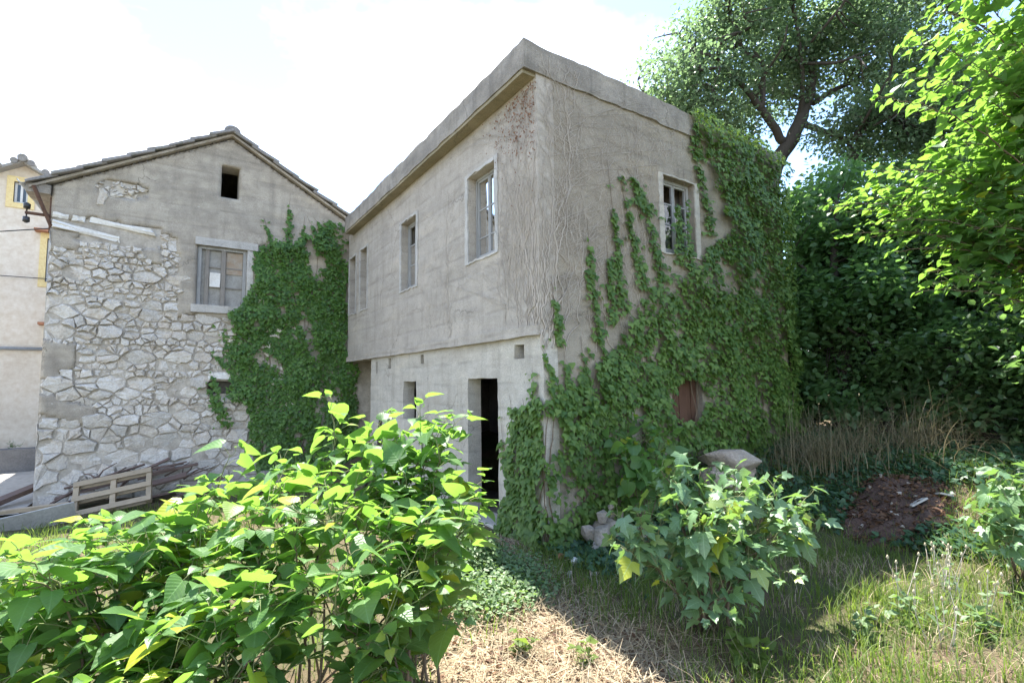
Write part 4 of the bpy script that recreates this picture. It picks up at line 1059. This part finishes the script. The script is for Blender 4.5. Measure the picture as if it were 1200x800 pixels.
bushtree(8.9,-1.2,5.2,1.7,'dark evergreen tree behind the tall dry grass clumps',M['laurel'],33,170,130,.13)
bushtree(8.6,-2.9,5.6,1.7,'dark glossy laurel tree between the dry grass and the mulberry tree',M['laurel'],34,170,130,.13)
bushtree(8.0,-4.6,5.6,1.7,'dark glossy laurel tree beyond the bright mulberry branches',M['laurel'],35,150,130,.13)
bushtree(11.6,-2.6,7.4,2.3,'tall dark evergreen tree at the back of the wood edge',M['laurel'],36,170,120,.16)
bushtree(11.4,.6,6.6,2.1,'tall pale green tree behind the leaning oak',M['treeleaf'],37,170,120,.15)
bushtree(10.8,-5.8,7.6,2.3,'tall dark evergreen tree behind the mulberry tree',M['laurel'],38,140,120,.16)
bushtree(6.5,.6,3.2,1.0,'low broad-leaved bush against the end of the ivy wall',M['treeleaf'],39,90,110,.15,name='wood_edge_bush',low=.2)
bushtree(7.2,-.8,2.6,1.1,'low dark bush just behind the tall dry grass',M['laurel'],40,90,110,.12,name='wood_edge_bush',low=.2)
bushtree(6.9,-.3,5.3,1.25,'mid green slim tree shading the dry grass beside the ivy wall',M['treeleaf'],44,110,120,.13)
bushtree(15.5,-1.0,9.5,3.0,'far tall tree rising behind the wood edge',M['treeleaf'],41,130,110,.22)
bushtree(6.9,-3.6,2.8,1.2,'dark glossy bush under the bright mulberry branches',M['laurel'],42,100,110,.12,name='wood_edge_bush',low=.2)
bushtree(7.2,-2.2,2.4,1.0,'dark leafy bush behind the tallest dry grass clump',M['laurel'],43,80,110,.12,name='wood_edge_bush',low=.2)

# bright mulberry tree on the right
def mulberry_tree():
    base = (6.2,-4.0,gh(6.2,-4.0)); tips = []
    for (x,y,z,n) in [(2.75,-2.5,4.95,5),(2.95,-2.75,5.5,6),(3.25,-2.9,5.9,6),(3.6,-3.1,6.5,6),(3.3,-3.1,5.2,6),(3.7,-3.4,5.4,6),(4.1,-3.5,6.2,6),(3.5,-2.6,5.0,4),
                      (3.3,-1.9,3.95,6),(3.55,-2.2,4.2,6),(3.8,-2.5,4.35,7),(4.0,-2.8,4.6,7),(4.3,-3.2,4.9,7),(3.9,-2.4,3.7,7),(4.2,-2.7,3.9,7),(4.4,-3.1,4.2,7),(4.2,-2.4,3.2,6),(4.5,-2.9,3.3,6),(4.7,-3.3,3.7,6),(4.4,-3.4,5.4,6),(3.9,-3.5,5.8,5),(4.9,-2.9,4.4,5),(4.8,-3.0,5.2,5),(3.45,-2.1,3.6,6),(3.7,-2.3,3.9,6),(3.05,-2.7,5.2,6),(3.5,-3.0,5.6,6),(3.9,-3.2,5.0,6),(4.1,-2.9,3.6,6),(4.5,-3.3,3.0,6),(4.0,-2.6,4.7,6),(4.6,-3.4,4.6,6),(3.35,-2.0,4.1,6),(3.6,-2.3,3.4,6),(3.85,-2.5,3.0,6),(4.3,-3.0,2.7,6),(3.2,-2.2,3.7,5),(4.0,-2.7,4.2,6),(4.4,-3.1,3.7,6),(4.7,-3.5,4.1,6),(3.0,-2.9,6.2,5),(3.4,-3.2,6.6,5),(3.1,-1.8,4.0,5),(3.05,-1.95,3.6,5),(3.3,-2.2,4.35,5),(3.7,-2.5,2.9,5)]:
        tips.append((x,y,z,n))
    shrub('mulberry_tree', base, tips, 'bright sunlit mulberry tree reaching in with broad yellow-green leaves', 'tree', M['mul'], 'heart', .14, 300, .048, 6, .75, 51, None, .45, .018, .4, .5, cf=(.3,.95))
mulberry_tree()
# foreground shrub
def fg_shrub():
    base = (-2.2,-1.5,gh(-2.2,-1.5))
    tips = [(-3.52, -0.32, 1.05), (-3.35, -0.45, 1.12), (-3.18, -0.57, 1.25), (-2.97, -0.71, 1.22), (-2.79, -0.84, 1.34), (-2.55, -1.02, 1.57), (-2.31, -1.16, 1.38), (-2.2, -1.25, 1.49), (-1.87, -1.47, 1.56), (-4.49, -0.13, 0.75), (-4.35, -0.23, 0.77), (-4.14, -0.37, 0.77), (-3.86, -0.57, 0.95), (-3.81, -0.61, 0.95), (-3.44, -0.86, 1.0), (-3.31, -0.95, 1.07), (-3.13, -1.07, 1.14), (-2.97, -1.19, 1.19), (-2.72, -1.36, 1.27), (-2.5, -1.51, 1.24), (-2.26, -1.66, 1.24), (-2.1, -1.79, 1.45), (-4.33, -0.65, 0.65), (-4.19, -0.75, 0.71), (-3.99, -0.88, 0.68), (-3.91, -0.94, 0.77), (-3.63, -1.12, 0.69), (-3.59, -1.15, 0.72), (-3.36, -1.32, 0.89), (-3.2, -1.42, 0.87), (-2.93, -1.63, 1.12), (-2.8, -1.72, 1.19), (-2.6, -1.85, 1.12), (-2.38, -1.98, 1.04), (-2.27, -2.06, 1.09), (-2.13, -2.16, 1.18), (-4.35, -1.05, 0.59), (-4.1, -1.22, 0.6), (-3.9, -1.35, 0.6), (-3.74, -1.46, 0.62), (-3.64, -1.53, 0.61), (-3.47, -1.64, 0.65), (-3.33, -1.75, 0.73), (-3.21, -1.83, 0.8), (-3.01, -1.97, 0.87), (-2.87, -2.07, 0.94), (-2.68, -2.19, 0.9), (-2.52, -2.31, 0.95), (-4.19, -1.45, 0.47), (-4.07, -1.54, 0.54), (-3.7, -1.79, 0.57), (-3.58, -1.87, 0.59), (-3.44, -1.96, 0.62), (-3.26, -2.09, 0.69), (-3.12, -2.19, 0.74), (-2.88, -2.36, 0.9), (-2.7, -2.47, 0.82)]
    roots = [(x, y, gh(x, y)) for x, y in ((-2.9,-1.35),(-3.6,-1.2),(-2.6,-1.9),(-4.3,-1.0),(-3.3,-1.8))]
    shrub('mulberry_shrub', base, [(t[0], t[1], t[2] - (.1 if t[0] < -3.2 else 0), 4) for t in tips + [(-4.05,-1.5,1.1),(-3.95,-1.3,1.02),(-3.85,-1.1,1.0),(-3.6,-.95,1.02),(-4.2,-1.2,.96),(-4.3,-1.5,.95),(-3.7,-1.3,.92),(-1.85,-1.35,1.66),(-2.0,-1.4,1.6),(-1.95,-1.6,1.2),(-2.0,-1.75,.9),(-3.3,-1.1,1.05),(-2.4,-1.2,1.6),(-2.6,-1.6,1.2),(-3.1,-1.5,1.0),(-3.5,-1.6,.85),(-2.3,-2.1,.6),(-2.7,-2.2,.5),(-3.1,-2.1,.45),(-2.0,-1.8,.5),(-3.5,-2.0,.42),(-2.45,-1.95,.4)]], 'large bright green mulberry shrub in front of the houses, heart-shaped leaves', 'shrub', M['mul'], 'heart', .138, 300, .07, 5, .7, 61, None, .22, .009, .42, .2, roots=roots, bj=.2)
fg_shrub()
shrub('mulberry_shrub', (-.12,-2.2,gh(-.12,-2.2)), [(-.3,-1.95,1.2,5),(.0,-2.1,1.18,5),(.45,-2.2,1.1,5),(.2,-2.35,1.0,5),(.75,-2.55,.82,5),(-.65,-2.0,.75,5),(-.6,-2.15,.5,5),(-.2,-2.45,.75,6),(.3,-2.5,.6,5),(-.45,-2.3,.95,5),(.1,-2.5,.45,4),(-.1,-2.0,.9,4),(.8,-2.6,.8,3),(.55,-2.45,.9,4),(-.75,-2.05,.62,4),(-.5,-2.45,.3,4),(-.2,-2.6,.35,4)],
      'smaller mulberry shrub with lobed silvery leaves in front of the ivy wall', 'shrub', M['mul2'], 'lobed', .125, 300, .062, 6, .4, 71, None, .3, .012, .42, .15, .5)
shrub('mulberry_shrub', (2.75,-3.35,gh(2.75,-3.35)), [(2.1,-3.15,.72,4),(2.3,-3.3,.85,4),(2.6,-3.3,.98,4),(2.4,-3.4,.6,4),(2.9,-3.5,.9,4),(2.2,-3.35,.5,3),(2.7,-3.6,.6,4)],
      'pale leaved mulberry sapling beside the debris heap at the grass edge', 'shrub', M['mul2'], 'lobed', .15, 200, .07, 5, .35, 81, None, .3, .01, .4, .15, .45)
shrub('mulberry_shrub', (1.2,-.35,gh(1.2,-.35)), [(1.0,-.4,1.15,3),(1.3,-.45,1.3,3),(1.6,-.4,1.2,3),(1.1,-.6,.9,3),(1.5,-.6,.9,3),(1.8,-.5,.95,3),(.85,-.5,1.0,2)],
      'shaded broad-leaved sapling growing against the ivy wall above the rubble', 'shrub', M['mul'], 'broad', .17, 150, .09, 3, .2, 91, None, .3, .009, .4, .15, .35)

# ------------------------------------------------------------------ low plants, grass, straw
SUNDIR = SN
def ribbons(P, H, lean, width, seg, rr):
    """arched blades: returns V,F"""
    N = len(P); t = np.linspace(0,1,seg+1)
    ang = rr.random(N)*6.283; d = np.stack([np.cos(ang), np.sin(ang), np.zeros(N)], -1); s = np.stack([-np.sin(ang), np.cos(ang), np.zeros(N)], -1)
    c = P[:,None,:] + d[:,None,:]*(lean*H)[:,None,None]*(t**2)[None,:,None] + np.array([0,0,1.])*(H[:,None]*(t - .35*lean[:,None]*t**2*np.minimum(1,lean[:,None])))[:,:,None]
    w = (width[:,None]*(1-t[None]**1.5)+.0006)[:,:,None]*s[:,None,:]
    V = np.stack([c-w, c+w], 2).reshape(N, -1, 3); k = 2*(seg+1)
    f = np.array([(2*i, 2*i+1, 2*i+3, 2*i+2) for i in range(seg)])
    F = (f[None] + (np.arange(N)*k)[:,None,None]).reshape(-1,4)
    return V.reshape(-1,3), F, k
def inside_house(x, y): return (x > -.02 and -.0 < y < 8.2) or (y > 8.1 and -5.75 < x < 1.3)
def field(n, fn, x0,x1,y0,y1, rr):
    P = []
    tries = 0
    while len(P) < n and tries < n*30:
        tries += 1
        x, y = rr.uniform(x0,x1), rr.uniform(y0,y1)
        if inside_house(x, y): continue
        if rr.random() < fn(x, y): P.append((x, y, gh(x, y)))
    return np.array(P)
def grass_obj(name, P, hmin, hmax, lean, wid, mat, label, cat, rr, seg=3):
    N = len(P); H = rr.uniform(hmin, hmax, N)*rr.uniform(.6,1.,N); L = np.abs(rr.normal(lean, lean*.5, N))
    V, F, k = ribbons(P, H, L, rr.uniform(.6,1.2,N)*wid, seg, rr)
    o = link(name, npmesh(name, V, F, True, np.repeat(rr.random(N), k)), M[mat] if isinstance(mat, str) else mat); return tag(o, label, cat, kind='stuff')
rr = np.random.default_rng(77)
def f_green(x, y):
    p = pathmask(x, y); n = .5+fbm(x*1.1, y*1.1, 6.)
    return max(.3, n)*(1-p)*(1. if x > -1.2 else .5)*(.4 if y > -.6 and x > 0 else 1)
grass_obj('grass', field(23000, f_green, -1.6, 5.5, -5.2, .2, rr), .06, .26, .55, .0035, 'grass', 'short green grass growing over the ground right of the path', 'grass', rr)
grass_obj('grass', field(9000, f_green, -6.0, -1.2, -3.6, 7.2, rr), .06, .24, .55, .004, 'grass', 'green grass under and behind the large mulberry shrub', 'grass', rr)
grass_obj('dry_grass', field(6500, lambda x, y: max(0, .35+fbm(x*1.3, y*1.3, 16.))*(1-.5*pathmask(x, y))*(1 if y < -.9 else .3), -2.2, 5.5, -5.2, .0, rr), .05, .24, .7, .0022, 'straw', 'dry straw-coloured grass mixed into the green beside the path', 'grass', rr)
# straw lying on the path
P = field(17000, lambda x, y: pathmask(x, y)**1.2, -2.6, .6, -4.2, .6, rr); N = len(P); P[:,2] += rr.uniform(.004,.035,N)
a = rr.random(N)*6.283
o = scatter('straw_litter', (np.array([(-.5,0,0),(.5,0,0),(.35,.5,.5),(-.35,.5,.5),(0.,1,0.)]) * np.array([.022,1,.08]), np.array([(0,1,2,3),(3,2,4,4)])[:1]), P, np.stack([np.cos(a),np.sin(a),rr.normal(0,.15,N)],-1), np.array([0,0,1.])+rr.normal(0,.4,(N,3)), rr.uniform(.05,.32,N), M['straw'])
tag(o, 'pale dry straw lying over the path to the doorway', 'straw')
P = field(3500, lambda x, y: pathmask(x, y), -2.6, .6, -4.2, .6, rr); N = len(P); P[:,2] += rr.uniform(.005,.03,N)
o = scatter('leaf_litter', small_template('oval'), P, rr.normal(0,1,(N,3))*np.array([1,1,.15]), np.array([0,0,1.])+rr.normal(0,.3,(N,3)), rr.uniform(.015,.06,N), M['deadleaf']); tag(o, 'brown dead leaves scattered on the straw path', 'leaf litter')
# ground ivy on the bank and along the wall
def f_gc(x, y):
    n = .55+.8*fbm(x*.9, y*.9, 26.)
    b = sstep(-1.5, -.5, y - .25*(x-1)) if x < 3 else 1.
    if math.hypot((x-3.7)/.75, (y+2.05)/.42) < .9+.7*nz(x*3,y*3,1): return 0
    return max(0, n)*b*sstep(-.2,.4,x)
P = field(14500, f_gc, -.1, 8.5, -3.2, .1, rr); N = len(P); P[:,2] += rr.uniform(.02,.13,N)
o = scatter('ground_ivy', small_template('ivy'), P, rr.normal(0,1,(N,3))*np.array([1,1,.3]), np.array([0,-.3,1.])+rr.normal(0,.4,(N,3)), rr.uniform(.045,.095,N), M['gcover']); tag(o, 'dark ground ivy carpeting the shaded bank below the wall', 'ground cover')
# clover-like patch left of path
P = field(6500, lambda x, y: max(0, 1-math.hypot((x+1.15)/.85, (y+.45)/.85))*1.6, -2.2, -.1, -1.5, .6, rr); N = len(P); P[:,2] += rr.uniform(.02,.16,N)
o = scatter('clover_patch', small_template('oval'), P, rr.normal(0,1,(N,3))*np.array([1,1,.3]), np.array([0,0,1.])+rr.normal(0,.4,(N,3)), rr.uniform(.03,.06,N), M['clover']); tag(o, 'pale green low clover patch at the left edge of the path', 'ground cover')
# pale small-leaved round bush before the doorway
def round_bush():
    x, y = -1.02, .0; z0 = gh(x, y); th = empty('round_bush', (x,y,z0), 'small round bush with pale tiny leaves before the doorway', 'bush'); r2 = np.random.default_rng(4)
    mb = MB()
    for i in range(26):
        d = unit(r2.normal(0,1,3)); d[2] = abs(d[2]); e = np.array([x,y,z0]) + d*np.array([.36,.36,.4])*r2.uniform(.7,1); mb.tube([(x,y,z0-.02), tuple((np.array([x,y,z0])*.5+e*.5)+r2.normal(0,.03,3)), tuple(e)], [.008,.005,.002], 4)
    mb.build('stem', M['twig'], th)
    N = 2600; d = unit(r2.normal(0,1,(N,3))); d[:,2] = np.abs(d[:,2]); rad = r2.random(N)**.3
    P = np.array([x,y,z0]) + d*rad[:,None]*np.array([.46,.46,.46])*(1+.15*np.sin(7*d[:,:1])+.12*np.cos(9*d[:,1:2]))
    scatter('leaves', small_template('oval'), P, d+r2.normal(0,.6,(N,3)), np.array([0,0,.7])+d*.6+r2.normal(0,.4,(N,3)), r2.uniform(.03,.06,N), M['clover'], th)
round_bush()
# tall dry grass clumps on the bank
for i, (x, y, n, h, lab) in enumerate([(4.4,-.85,560,1.15,'tall tawny dry grass clump nearest the ivy wall on the bank'),(5.1,-1.25,420,.95,'lower tawny dry grass clump between two taller clumps'),(5.75,-1.8,520,1.1,'tallest tawny dry grass clump, in front of the dark laurel')]):
    z = gh(x, y); th = empty('dry_grass_clump', (x,y,z), lab, 'grass clump', 'dry grass clumps on the bank'); r2 = np.random.default_rng(200+i)
    Pp = np.stack([x+.36*r2.standard_t(4,n)*.8, y+.28*r2.standard_t(4,n)*.8, np.full(n, z-.03)], -1); H = h*r2.uniform(.3,1.15,n)*r2.uniform(.6,1,n); L = np.abs(r2.normal(.9,.55,n))
    V, F, k = ribbons(Pp, H, L, r2.uniform(.0018,.0045,n), 7, r2)
    o = link('blades', npmesh('blades', V, F, True, np.repeat(r2.random(n), k)), M['drygrass'], th); o['kind'] = 'stuff'
# weeds
def weed(x, y, h, n, label, seed, mat='grass', heads=False):
    r2 = np.random.default_rng(seed); z = gh(x, y); th = empty('weed', (x,y,z), label, 'weed', 'weeds in the grass'); mb = MB(); P=[];A=[];Nn=[];Z=[]; hd = MB()
    for i in range(n):
        e = np.array([x+r2.normal(0,.09), y+r2.normal(0,.09), z+h*r2.uniform(.6,1.)]); b = np.array([x+r2.normal(0,.03),y+r2.normal(0,.03),z-.02]); m = (b+e)/2+r2.normal(0,.03,3)
        mb.tube([bez(b,m,e,t/5) for t in range(6)], [.004,.0035,.003,.0025,.002,.0015], 4)
        if heads:
            hd = MB(); hd.tube([e-np.array([0,0,.004]), e+np.array([0,0,.006]), e+np.array([0,0,.028])], [.004,.011,.003], 6).build('seed_head', M['seed'], th, True)
        for k in range(3 if heads else 8):
            t = r2.uniform(.1,.9); q = bez(b,m,e,t); P.append(q); a_ = r2.normal(0,1,3); a_[2] = .35; A.append(a_); Nn.append(np.array([0,0,1.])+r2.normal(0,.4,3)); Z.append(r2.uniform(.05,.11)*(1 if not heads else .6))
    mb.build('stalk', M['greentwig'] if not heads else M['vine'], th, True)
    scatter('leaves', small_template('diamond'), P, A, Nn, Z, M[mat], th)
weed(-1.42,-1.62,.2,3,'fresh green weed sprouting from the straw path',301)
weed(-1.15,-1.95,.16,3,'tiny green weed low in the straw beside the small mulberry shrub',302)
for i, (x, y) in enumerate([(1.75,-3.1),(2.0,-3.0),(2.2,-2.9),(1.35,-2.95),(1.6,-3.35),(.9,-3.3)]):
    weed(x, y, .42, 5, 'upright dry weed with round seed heads in the lit grass', 310+i, 'clover', True)
for i, (x, y) in enumerate([(1.0,-3.05),(.7,-2.9),(1.3,-3.4),(1.9,-3.6)]): weed(x, y, .25, 5, 'low leafy green weed in the shaded grass', 330+i, 'clover')
weed(-.35,-2.7,.3,7,'dry twiggy weed at the foot of the small mulberry shrub',341,'grass')
for i, (x, y) in enumerate([(-8.2,16.9),(-7.7,16.8)]): weed(x, y, .8, 9, 'green plant against the foot of the peach house', 350+i, 'treeleaf')
# poppy
px_, py_ = -4.75, .1; pz_ = gh(px_, py_)
pp = empty('poppy', (px_,py_,pz_), 'single red poppy standing left behind the large shrub', 'flower')
MB().tube([(px_,py_,pz_-.02),(px_+.01,py_,pz_+.2),(px_,py_,pz_+.5)], .003, 4).build('stem', M['greentwig'], pp)
for k in range(4):
    a_ = k*1.57+.3; scatter('petal', leaf_template('broad', 1), [(px_,py_,pz_+.5)], [(math.cos(a_),math.sin(a_),.5)], [(-math.cos(a_)*.5,-math.sin(a_)*.5,1)], [.055], M['poppy'], pp, kind=None)

# ------------------------------------------------------------------ rocks, rubble, debris
def rock(name, loc, size, label, cat, mat, seed, rot=0., group=None, sub=2, flatness=.28):
    bm = bmesh.new(); r2 = random.Random(seed); npt = {1: 9, 2: 16, 3: 26}[sub]
    for _ in range(npt):
        d = Vector((r2.gauss(0,1), r2.gauss(0,1), r2.gauss(0,1))).normalized()
        m = max(abs(d.x), abs(d.y), abs(d.z)); d = d*(.55 + .45/m*.75)*r2.uniform(.82,1.08)
        bm.verts.new((d.x*size[0], d.y*size[1], d.z*size[2]))
    h = bmesh.ops.convex_hull(bm, input=bm.verts)
    for v in [v for v in bm.verts if not v.link_faces]: bm.verts.remove(v)
    if sub > 1:
        bmesh.ops.bevel(bm, geom=list(bm.edges), offset=.06*min(size), segments=1, affect='EDGES', profile=.5)
    me = bpy.data.meshes.new(name); bm.to_mesh(me); bm.free(); o = link(name, me, mat); o.location = loc; o.rotation_euler = (r2.uniform(-.2,.2), r2.uniform(-.2,.2), rot)
    return tag(o, label, cat, group)
rb = 'rubble stones at the foot of the ivy wall'
for i, (x, y, s, zz, lab) in enumerate([(.62,-.35,(.2,.17,.2),.12,'pointed pale stone, largest of the rubble below the ivy wall'),(.95,-.3,(.19,.16,.14),.12,'flat-topped pale rubble stone right of the pointed one'),(.7,-.16,(.13,.12,.1),.33,'square yellowish stone lying on top of the rubble'),(1.0,-.1,(.14,.12,.12),.3,'dark brownish stone high in the rubble against the ivy'),(1.02,-.52,(.12,.1,.09),.07,'small grey stone at the right edge of the rubble'),(.42,-.4,(.12,.1,.08),.07,'low grey stone at the left edge of the rubble'),(.86,-.2,(.05,.05,.045),.42,'small white stone topping the rubble'),(.8,-.16,(.28,.15,.2),.14,'broad stone at the core of the rubble'),(.5,-.2,(.13,.1,.12),.18,'dark tilted stone behind the pointed rubble stone'),(1.2,-.35,(.1,.09,.08),.1,'squat brown stone at the far right of the rubble'),(.85,-.45,(.1,.08,.07),.06,'small flat stone in front of the rubble')]):
    rock('rubble_stone', (x,y,gh(x,y)+zz), s, lab, 'stone', M['rubble'], 400+i, i*.7, rb)
rock('rubble_stone', (.02,-.5,gh(.02,-.5)+.05), (.07,.06,.055), 'white stone beside a red brick fragment on the path edge', 'stone', M['stone_pale'], 420)
rock('brick_fragment', (-.03,-.36,gh(0,-.4)+.06), (.07,.05,.05), 'small red brick fragment beside the ivy at the path', 'brick', M['rubble_red'], 421)
for i in range(16):
    x, y = .35+rr.normal(0,.35), -.75+rr.normal(0,.25); rock('pebble', (x,y,gh(x,y)+.015), tuple(rr.uniform(.02,.05,3)), 'small pale pebble lying on the bare earth below the rubble', 'stone', M['rubble'], 430+i, i, 'pebbles below the rubble', 1)
rock('rock_slab', (2.74,-.55,.83), (.5,.34,.17), 'large weathered flat rock lying above the small mulberry shrub', 'rock', M['slab'], 450, -.35, None, 3)
rock('rubble_stone', (2.8,-.48,.6), (.55,.36,.26), 'half-buried boulder carrying the flat rock', 'stone', M['slab'], 451, .2, None, 3)
rock('rubble_stone', (1.75,-.75,gh(1.75,-.75)+.1), (.1,.09,.08), 'lone pale stone left of the flat rock', 'stone', M['stone_pale'], 452)
# debris heap
def heap():
    cx, cy = 3.75,-2.05; v = []; f = []; n = 40
    for j in range(n+1):
        for i in range(n+1):
            u, w = -1+2*i/n, -1+2*j/n; x, y = cx+u*.9, cy+w*.6; r = math.hypot(u, w)
            z = gh(x, y)-.04 + .24*max(0, 1-r*r)**.8*(1+.6*fbm(x*3, y*3, 5)) + .05*nz(x*9, y*9, 2) + .03*nz(x*19, y*19, 4)
            v.append((x, y, z))
    for j in range(n):
        for i in range(n): f.append((j*(n+1)+i, j*(n+1)+i+1, (j+1)*(n+1)+i+1, (j+1)*(n+1)+i))
    th = empty('debris_heap', (cx,cy,gh(cx,cy)), 'low heap of red-brown earth and dead leaves on the shaded bank', 'heap')
    obj('soil', v, f, M['soilheap'], th, True)
    P = []
    for i in range(1700):
        u, w = rr.uniform(-.9,.9), rr.uniform(-.9,.9)
        if math.hypot(u, w) > .95: continue
        k = int((w+1)/2*n)*(n+1)+int((u+1)/2*n); P.append((cx+u*.9, cy+w*.6, v[k][2]+rr.uniform(.0,.04)))
    N = len(P); scatter('dead_leaves', small_template('oval'), P, rr.normal(0,1,(N,3))*np.array([1,1,.3]), np.array([0,0,1.])+rr.normal(0,.5,(N,3)), rr.uniform(.03,.08,N), M['deadleaf'], th)
    return lambda x, y: v[max(0,min(n,int(((y-cy)/.6+1)/2*n)))*(n+1)+max(0,min(n,int(((x-cx)/.9+1)/2*n)))][2]
hz = heap()
def plank(name, a, b, w, t, mat, label, cat='plank', group=None, roll=0., bend=0.):
    a, b = Vector(a), Vector(b); d = (b-a); L = d.length; d.normalize(); s = d.cross(Vector((0,0,1))).normalized(); u = s.cross(d)
    s, u = s*math.cos(roll)+u*math.sin(roll), -s*math.sin(roll)+u*math.cos(roll)
    v = []; f = []; k = 6
    for i in range(k+1):
        q = i/k; c = a + d*L*q + u*bend*math.sin(math.pi*q)
        ww = w*(1+.08*nz(q*3, a.x*5, a.z)); 
        for (p, r) in ((-1,-1),(1,-1),(1,1),(-1,1)): v.append(tuple(c - a + s*ww*.5*p + u*t*.5*r))
    for i in range(k):
        for j in range(4): f.append((i*4+j, i*4+(j+1) % 4, i*4+4+(j+1) % 4, i*4+4+j))
    f += [(3,2,1,0), (k*4,k*4+1,k*4+2,k*4+3)]
    o = obj(name, v, f, mat); o.location = a
    return tag(o, label, cat, group)
for (x, y, l, lab) in [(3.75,-2.2,.22,'short grey board lying on the debris heap'),(4.15,-2.35,.18,'small grey tile standing in the debris heap')]:
    plank('board', (x,y,hz(x,y)+.03), (x+l*.8,y-l*.45,hz(x+l*.8,y-l*.45)+.05), .1, .02, M['board'], lab, 'board', None, .3)
for i in range(14):
    x, y = 3.75+rr.normal(0,.4), -2.0+rr.normal(0,.22); rock('rubble_stone', (x,y,hz(x,y)+.02), tuple(rr.uniform(.015,.045,3)), 'small pale stone scattered over the debris heap', 'stone', M['rubble'], 470+i, i, 'stones on the debris heap', 1)
# pallet and rotten wood by the stone house
def pallet():
    th = empty('pallet', (-4.5,7.0,-.15), 'pale wooden pallet propped at a slant before the stone wall', 'pallet')
    th.rotation_euler = (R(48), R(-9), R(-6)); th.location = (-4.95,6.95,-.4)
    L, W = 1.15, .75
    def pb_(name, x0,x1,y0,y1,z0,z1):
        me = bpy.data.meshes.new(name); bm = bmesh.new(); vs = [bm.verts.new(p) for p in boxv(x0,x1,y0,y1,z0,z1)]
        for q in BOXF: bm.faces.new([vs[i] for i in q])
        bm.to_mesh(me); bm.free(); me.materials.append(M['wood_pallet']); o = bpy.data.objects.new(name, me); COL.objects.link(o); o.parent = th
    for k in range(3): y = k*.3; pb_('deck_board', 0, L, y, y+.1, .1, .122)
    for x in (0, L/2-.04, L-.08): pb_('stringer', x, x+.08, 0, .7, .0215, .0995)
    for k in range(3): y = k*.3; pb_('bottom_board', 0, L, y, y+.1, 0, .021)
pallet()
gp = 'rotten planks heaped against the stone house'
specs = [((-5.3,7.75,-.12),(-3.5,7.75,.26),.16,.035,'long reddish rotten plank rising to the right across the wood heap'),((-5.2,7.9,.02),(-3.35,7.95,.3),.14,.03,'upper dark plank resting against the stone wall'),((-5.1,7.6,-.22),(-3.3,7.55,.12),.18,.04,'wide rotten plank at the front of the wood heap'),((-4.6,7.98,.12),(-3.3,7.9,.33),.1,.03,'narrow split plank on top of the wood heap'),((-5.35,7.6,-.2),(-4.7,7.85,.2),.12,.03,'short plank sloping at the left end of the wood heap'),((-4.3,7.8,.15),(-3.6,7.95,.42),.07,.025,'thin splintered batten sticking up from the wood heap'),((-4.9,7.85,.1),(-4.0,7.9,.35),.08,.025,'thin grey batten crossing the wood heap'),((-4.1,7.7,.1),(-3.1,7.8,.28),.12,.03,'dark plank at the right end of the wood heap'),((-3.9,7.5,-.25),(-2.6,7.6,-.02),.16,.04,'dark plank low right beside the pallet'),((-3.5,7.3,-.28),(-2.7,7.7,.0),.12,.035,'reddish plank stub in the shade right of the pallet')]
for i, (a_, b_, w, t, lab) in enumerate(specs): plank('plank', a_, b_, w, t, M['wood_old'], lab, 'plank', gp, rr.uniform(-.6,.6), rr.uniform(-.03,.03))
for i in range(14):
    x = rr.uniform(-4.9,-3.3); a_ = (x, rr.uniform(7.6,7.95), rr.uniform(-.05,.2)); b_ = (x+rr.uniform(-.3,.6), rr.uniform(7.65,8.0), a_[2]+rr.uniform(.05,.3))
    tag(MB().tube([a_, tuple((np.array(a_)+np.array(b_))/2+rr.normal(0,.03,3)), b_], [.018,.014,.008], 5).build('stick', M['wood_old'], None, True), 'crooked brown stick poking out of the wood heap', 'stick', 'sticks in the wood heap')
plank('plank', (-7.4,6.75,-.12), (-5.0,6.9,-.1), .14, .06, M['wood_pallet'], 'long weathered beam lying level left of the pallet', 'plank')
plank('board', (-5.75,6.3,-.26), (-4.85,6.45,-.14), .34, .025, M['board'], 'pale flat board leaning below the long beam', 'board', None, 1.2)
plank('plank', (-6.3,7.9,-.2), (-5.75,9.3,-.06), .2, .09, M['wood_old'], 'thick dark sleeper on the paving beside the house corner', 'plank')
rock('dark_bundle', (-6.35,7.5,-.2), (.4,.22,.12), 'dark folded plastic sheet lying on the paving by the house corner', 'sheet', M['cable'], 480, .3, None, 3)
rock('boulder', (-1.9,7.3,-.15), (.55,.35,.3), 'pale grey rock half hidden behind the large shrub below the gable ivy', 'rock', M['rubble'], 481, .3, None, 3)
rock('stump_stone', (-2.0,-1.2,gh(-2,-1.2)+.12), (.16,.14,.22), 'brown-grey stone standing under the large mulberry shrub', 'stone', M['rubble'], 482, .3, None, 3)
plank('board', (.0,5.75,-.1), (.01,5.55,1.15), .07, .03, M['wood_dark'], 'dark board leaning on the front wall beside the passage', 'board')
plank('board', (-.35,5.5,-.15), (.0,4.4,.75), .07, .03, M['wood_dark'], 'dark slanting board propped on the front wall under the small window', 'board')
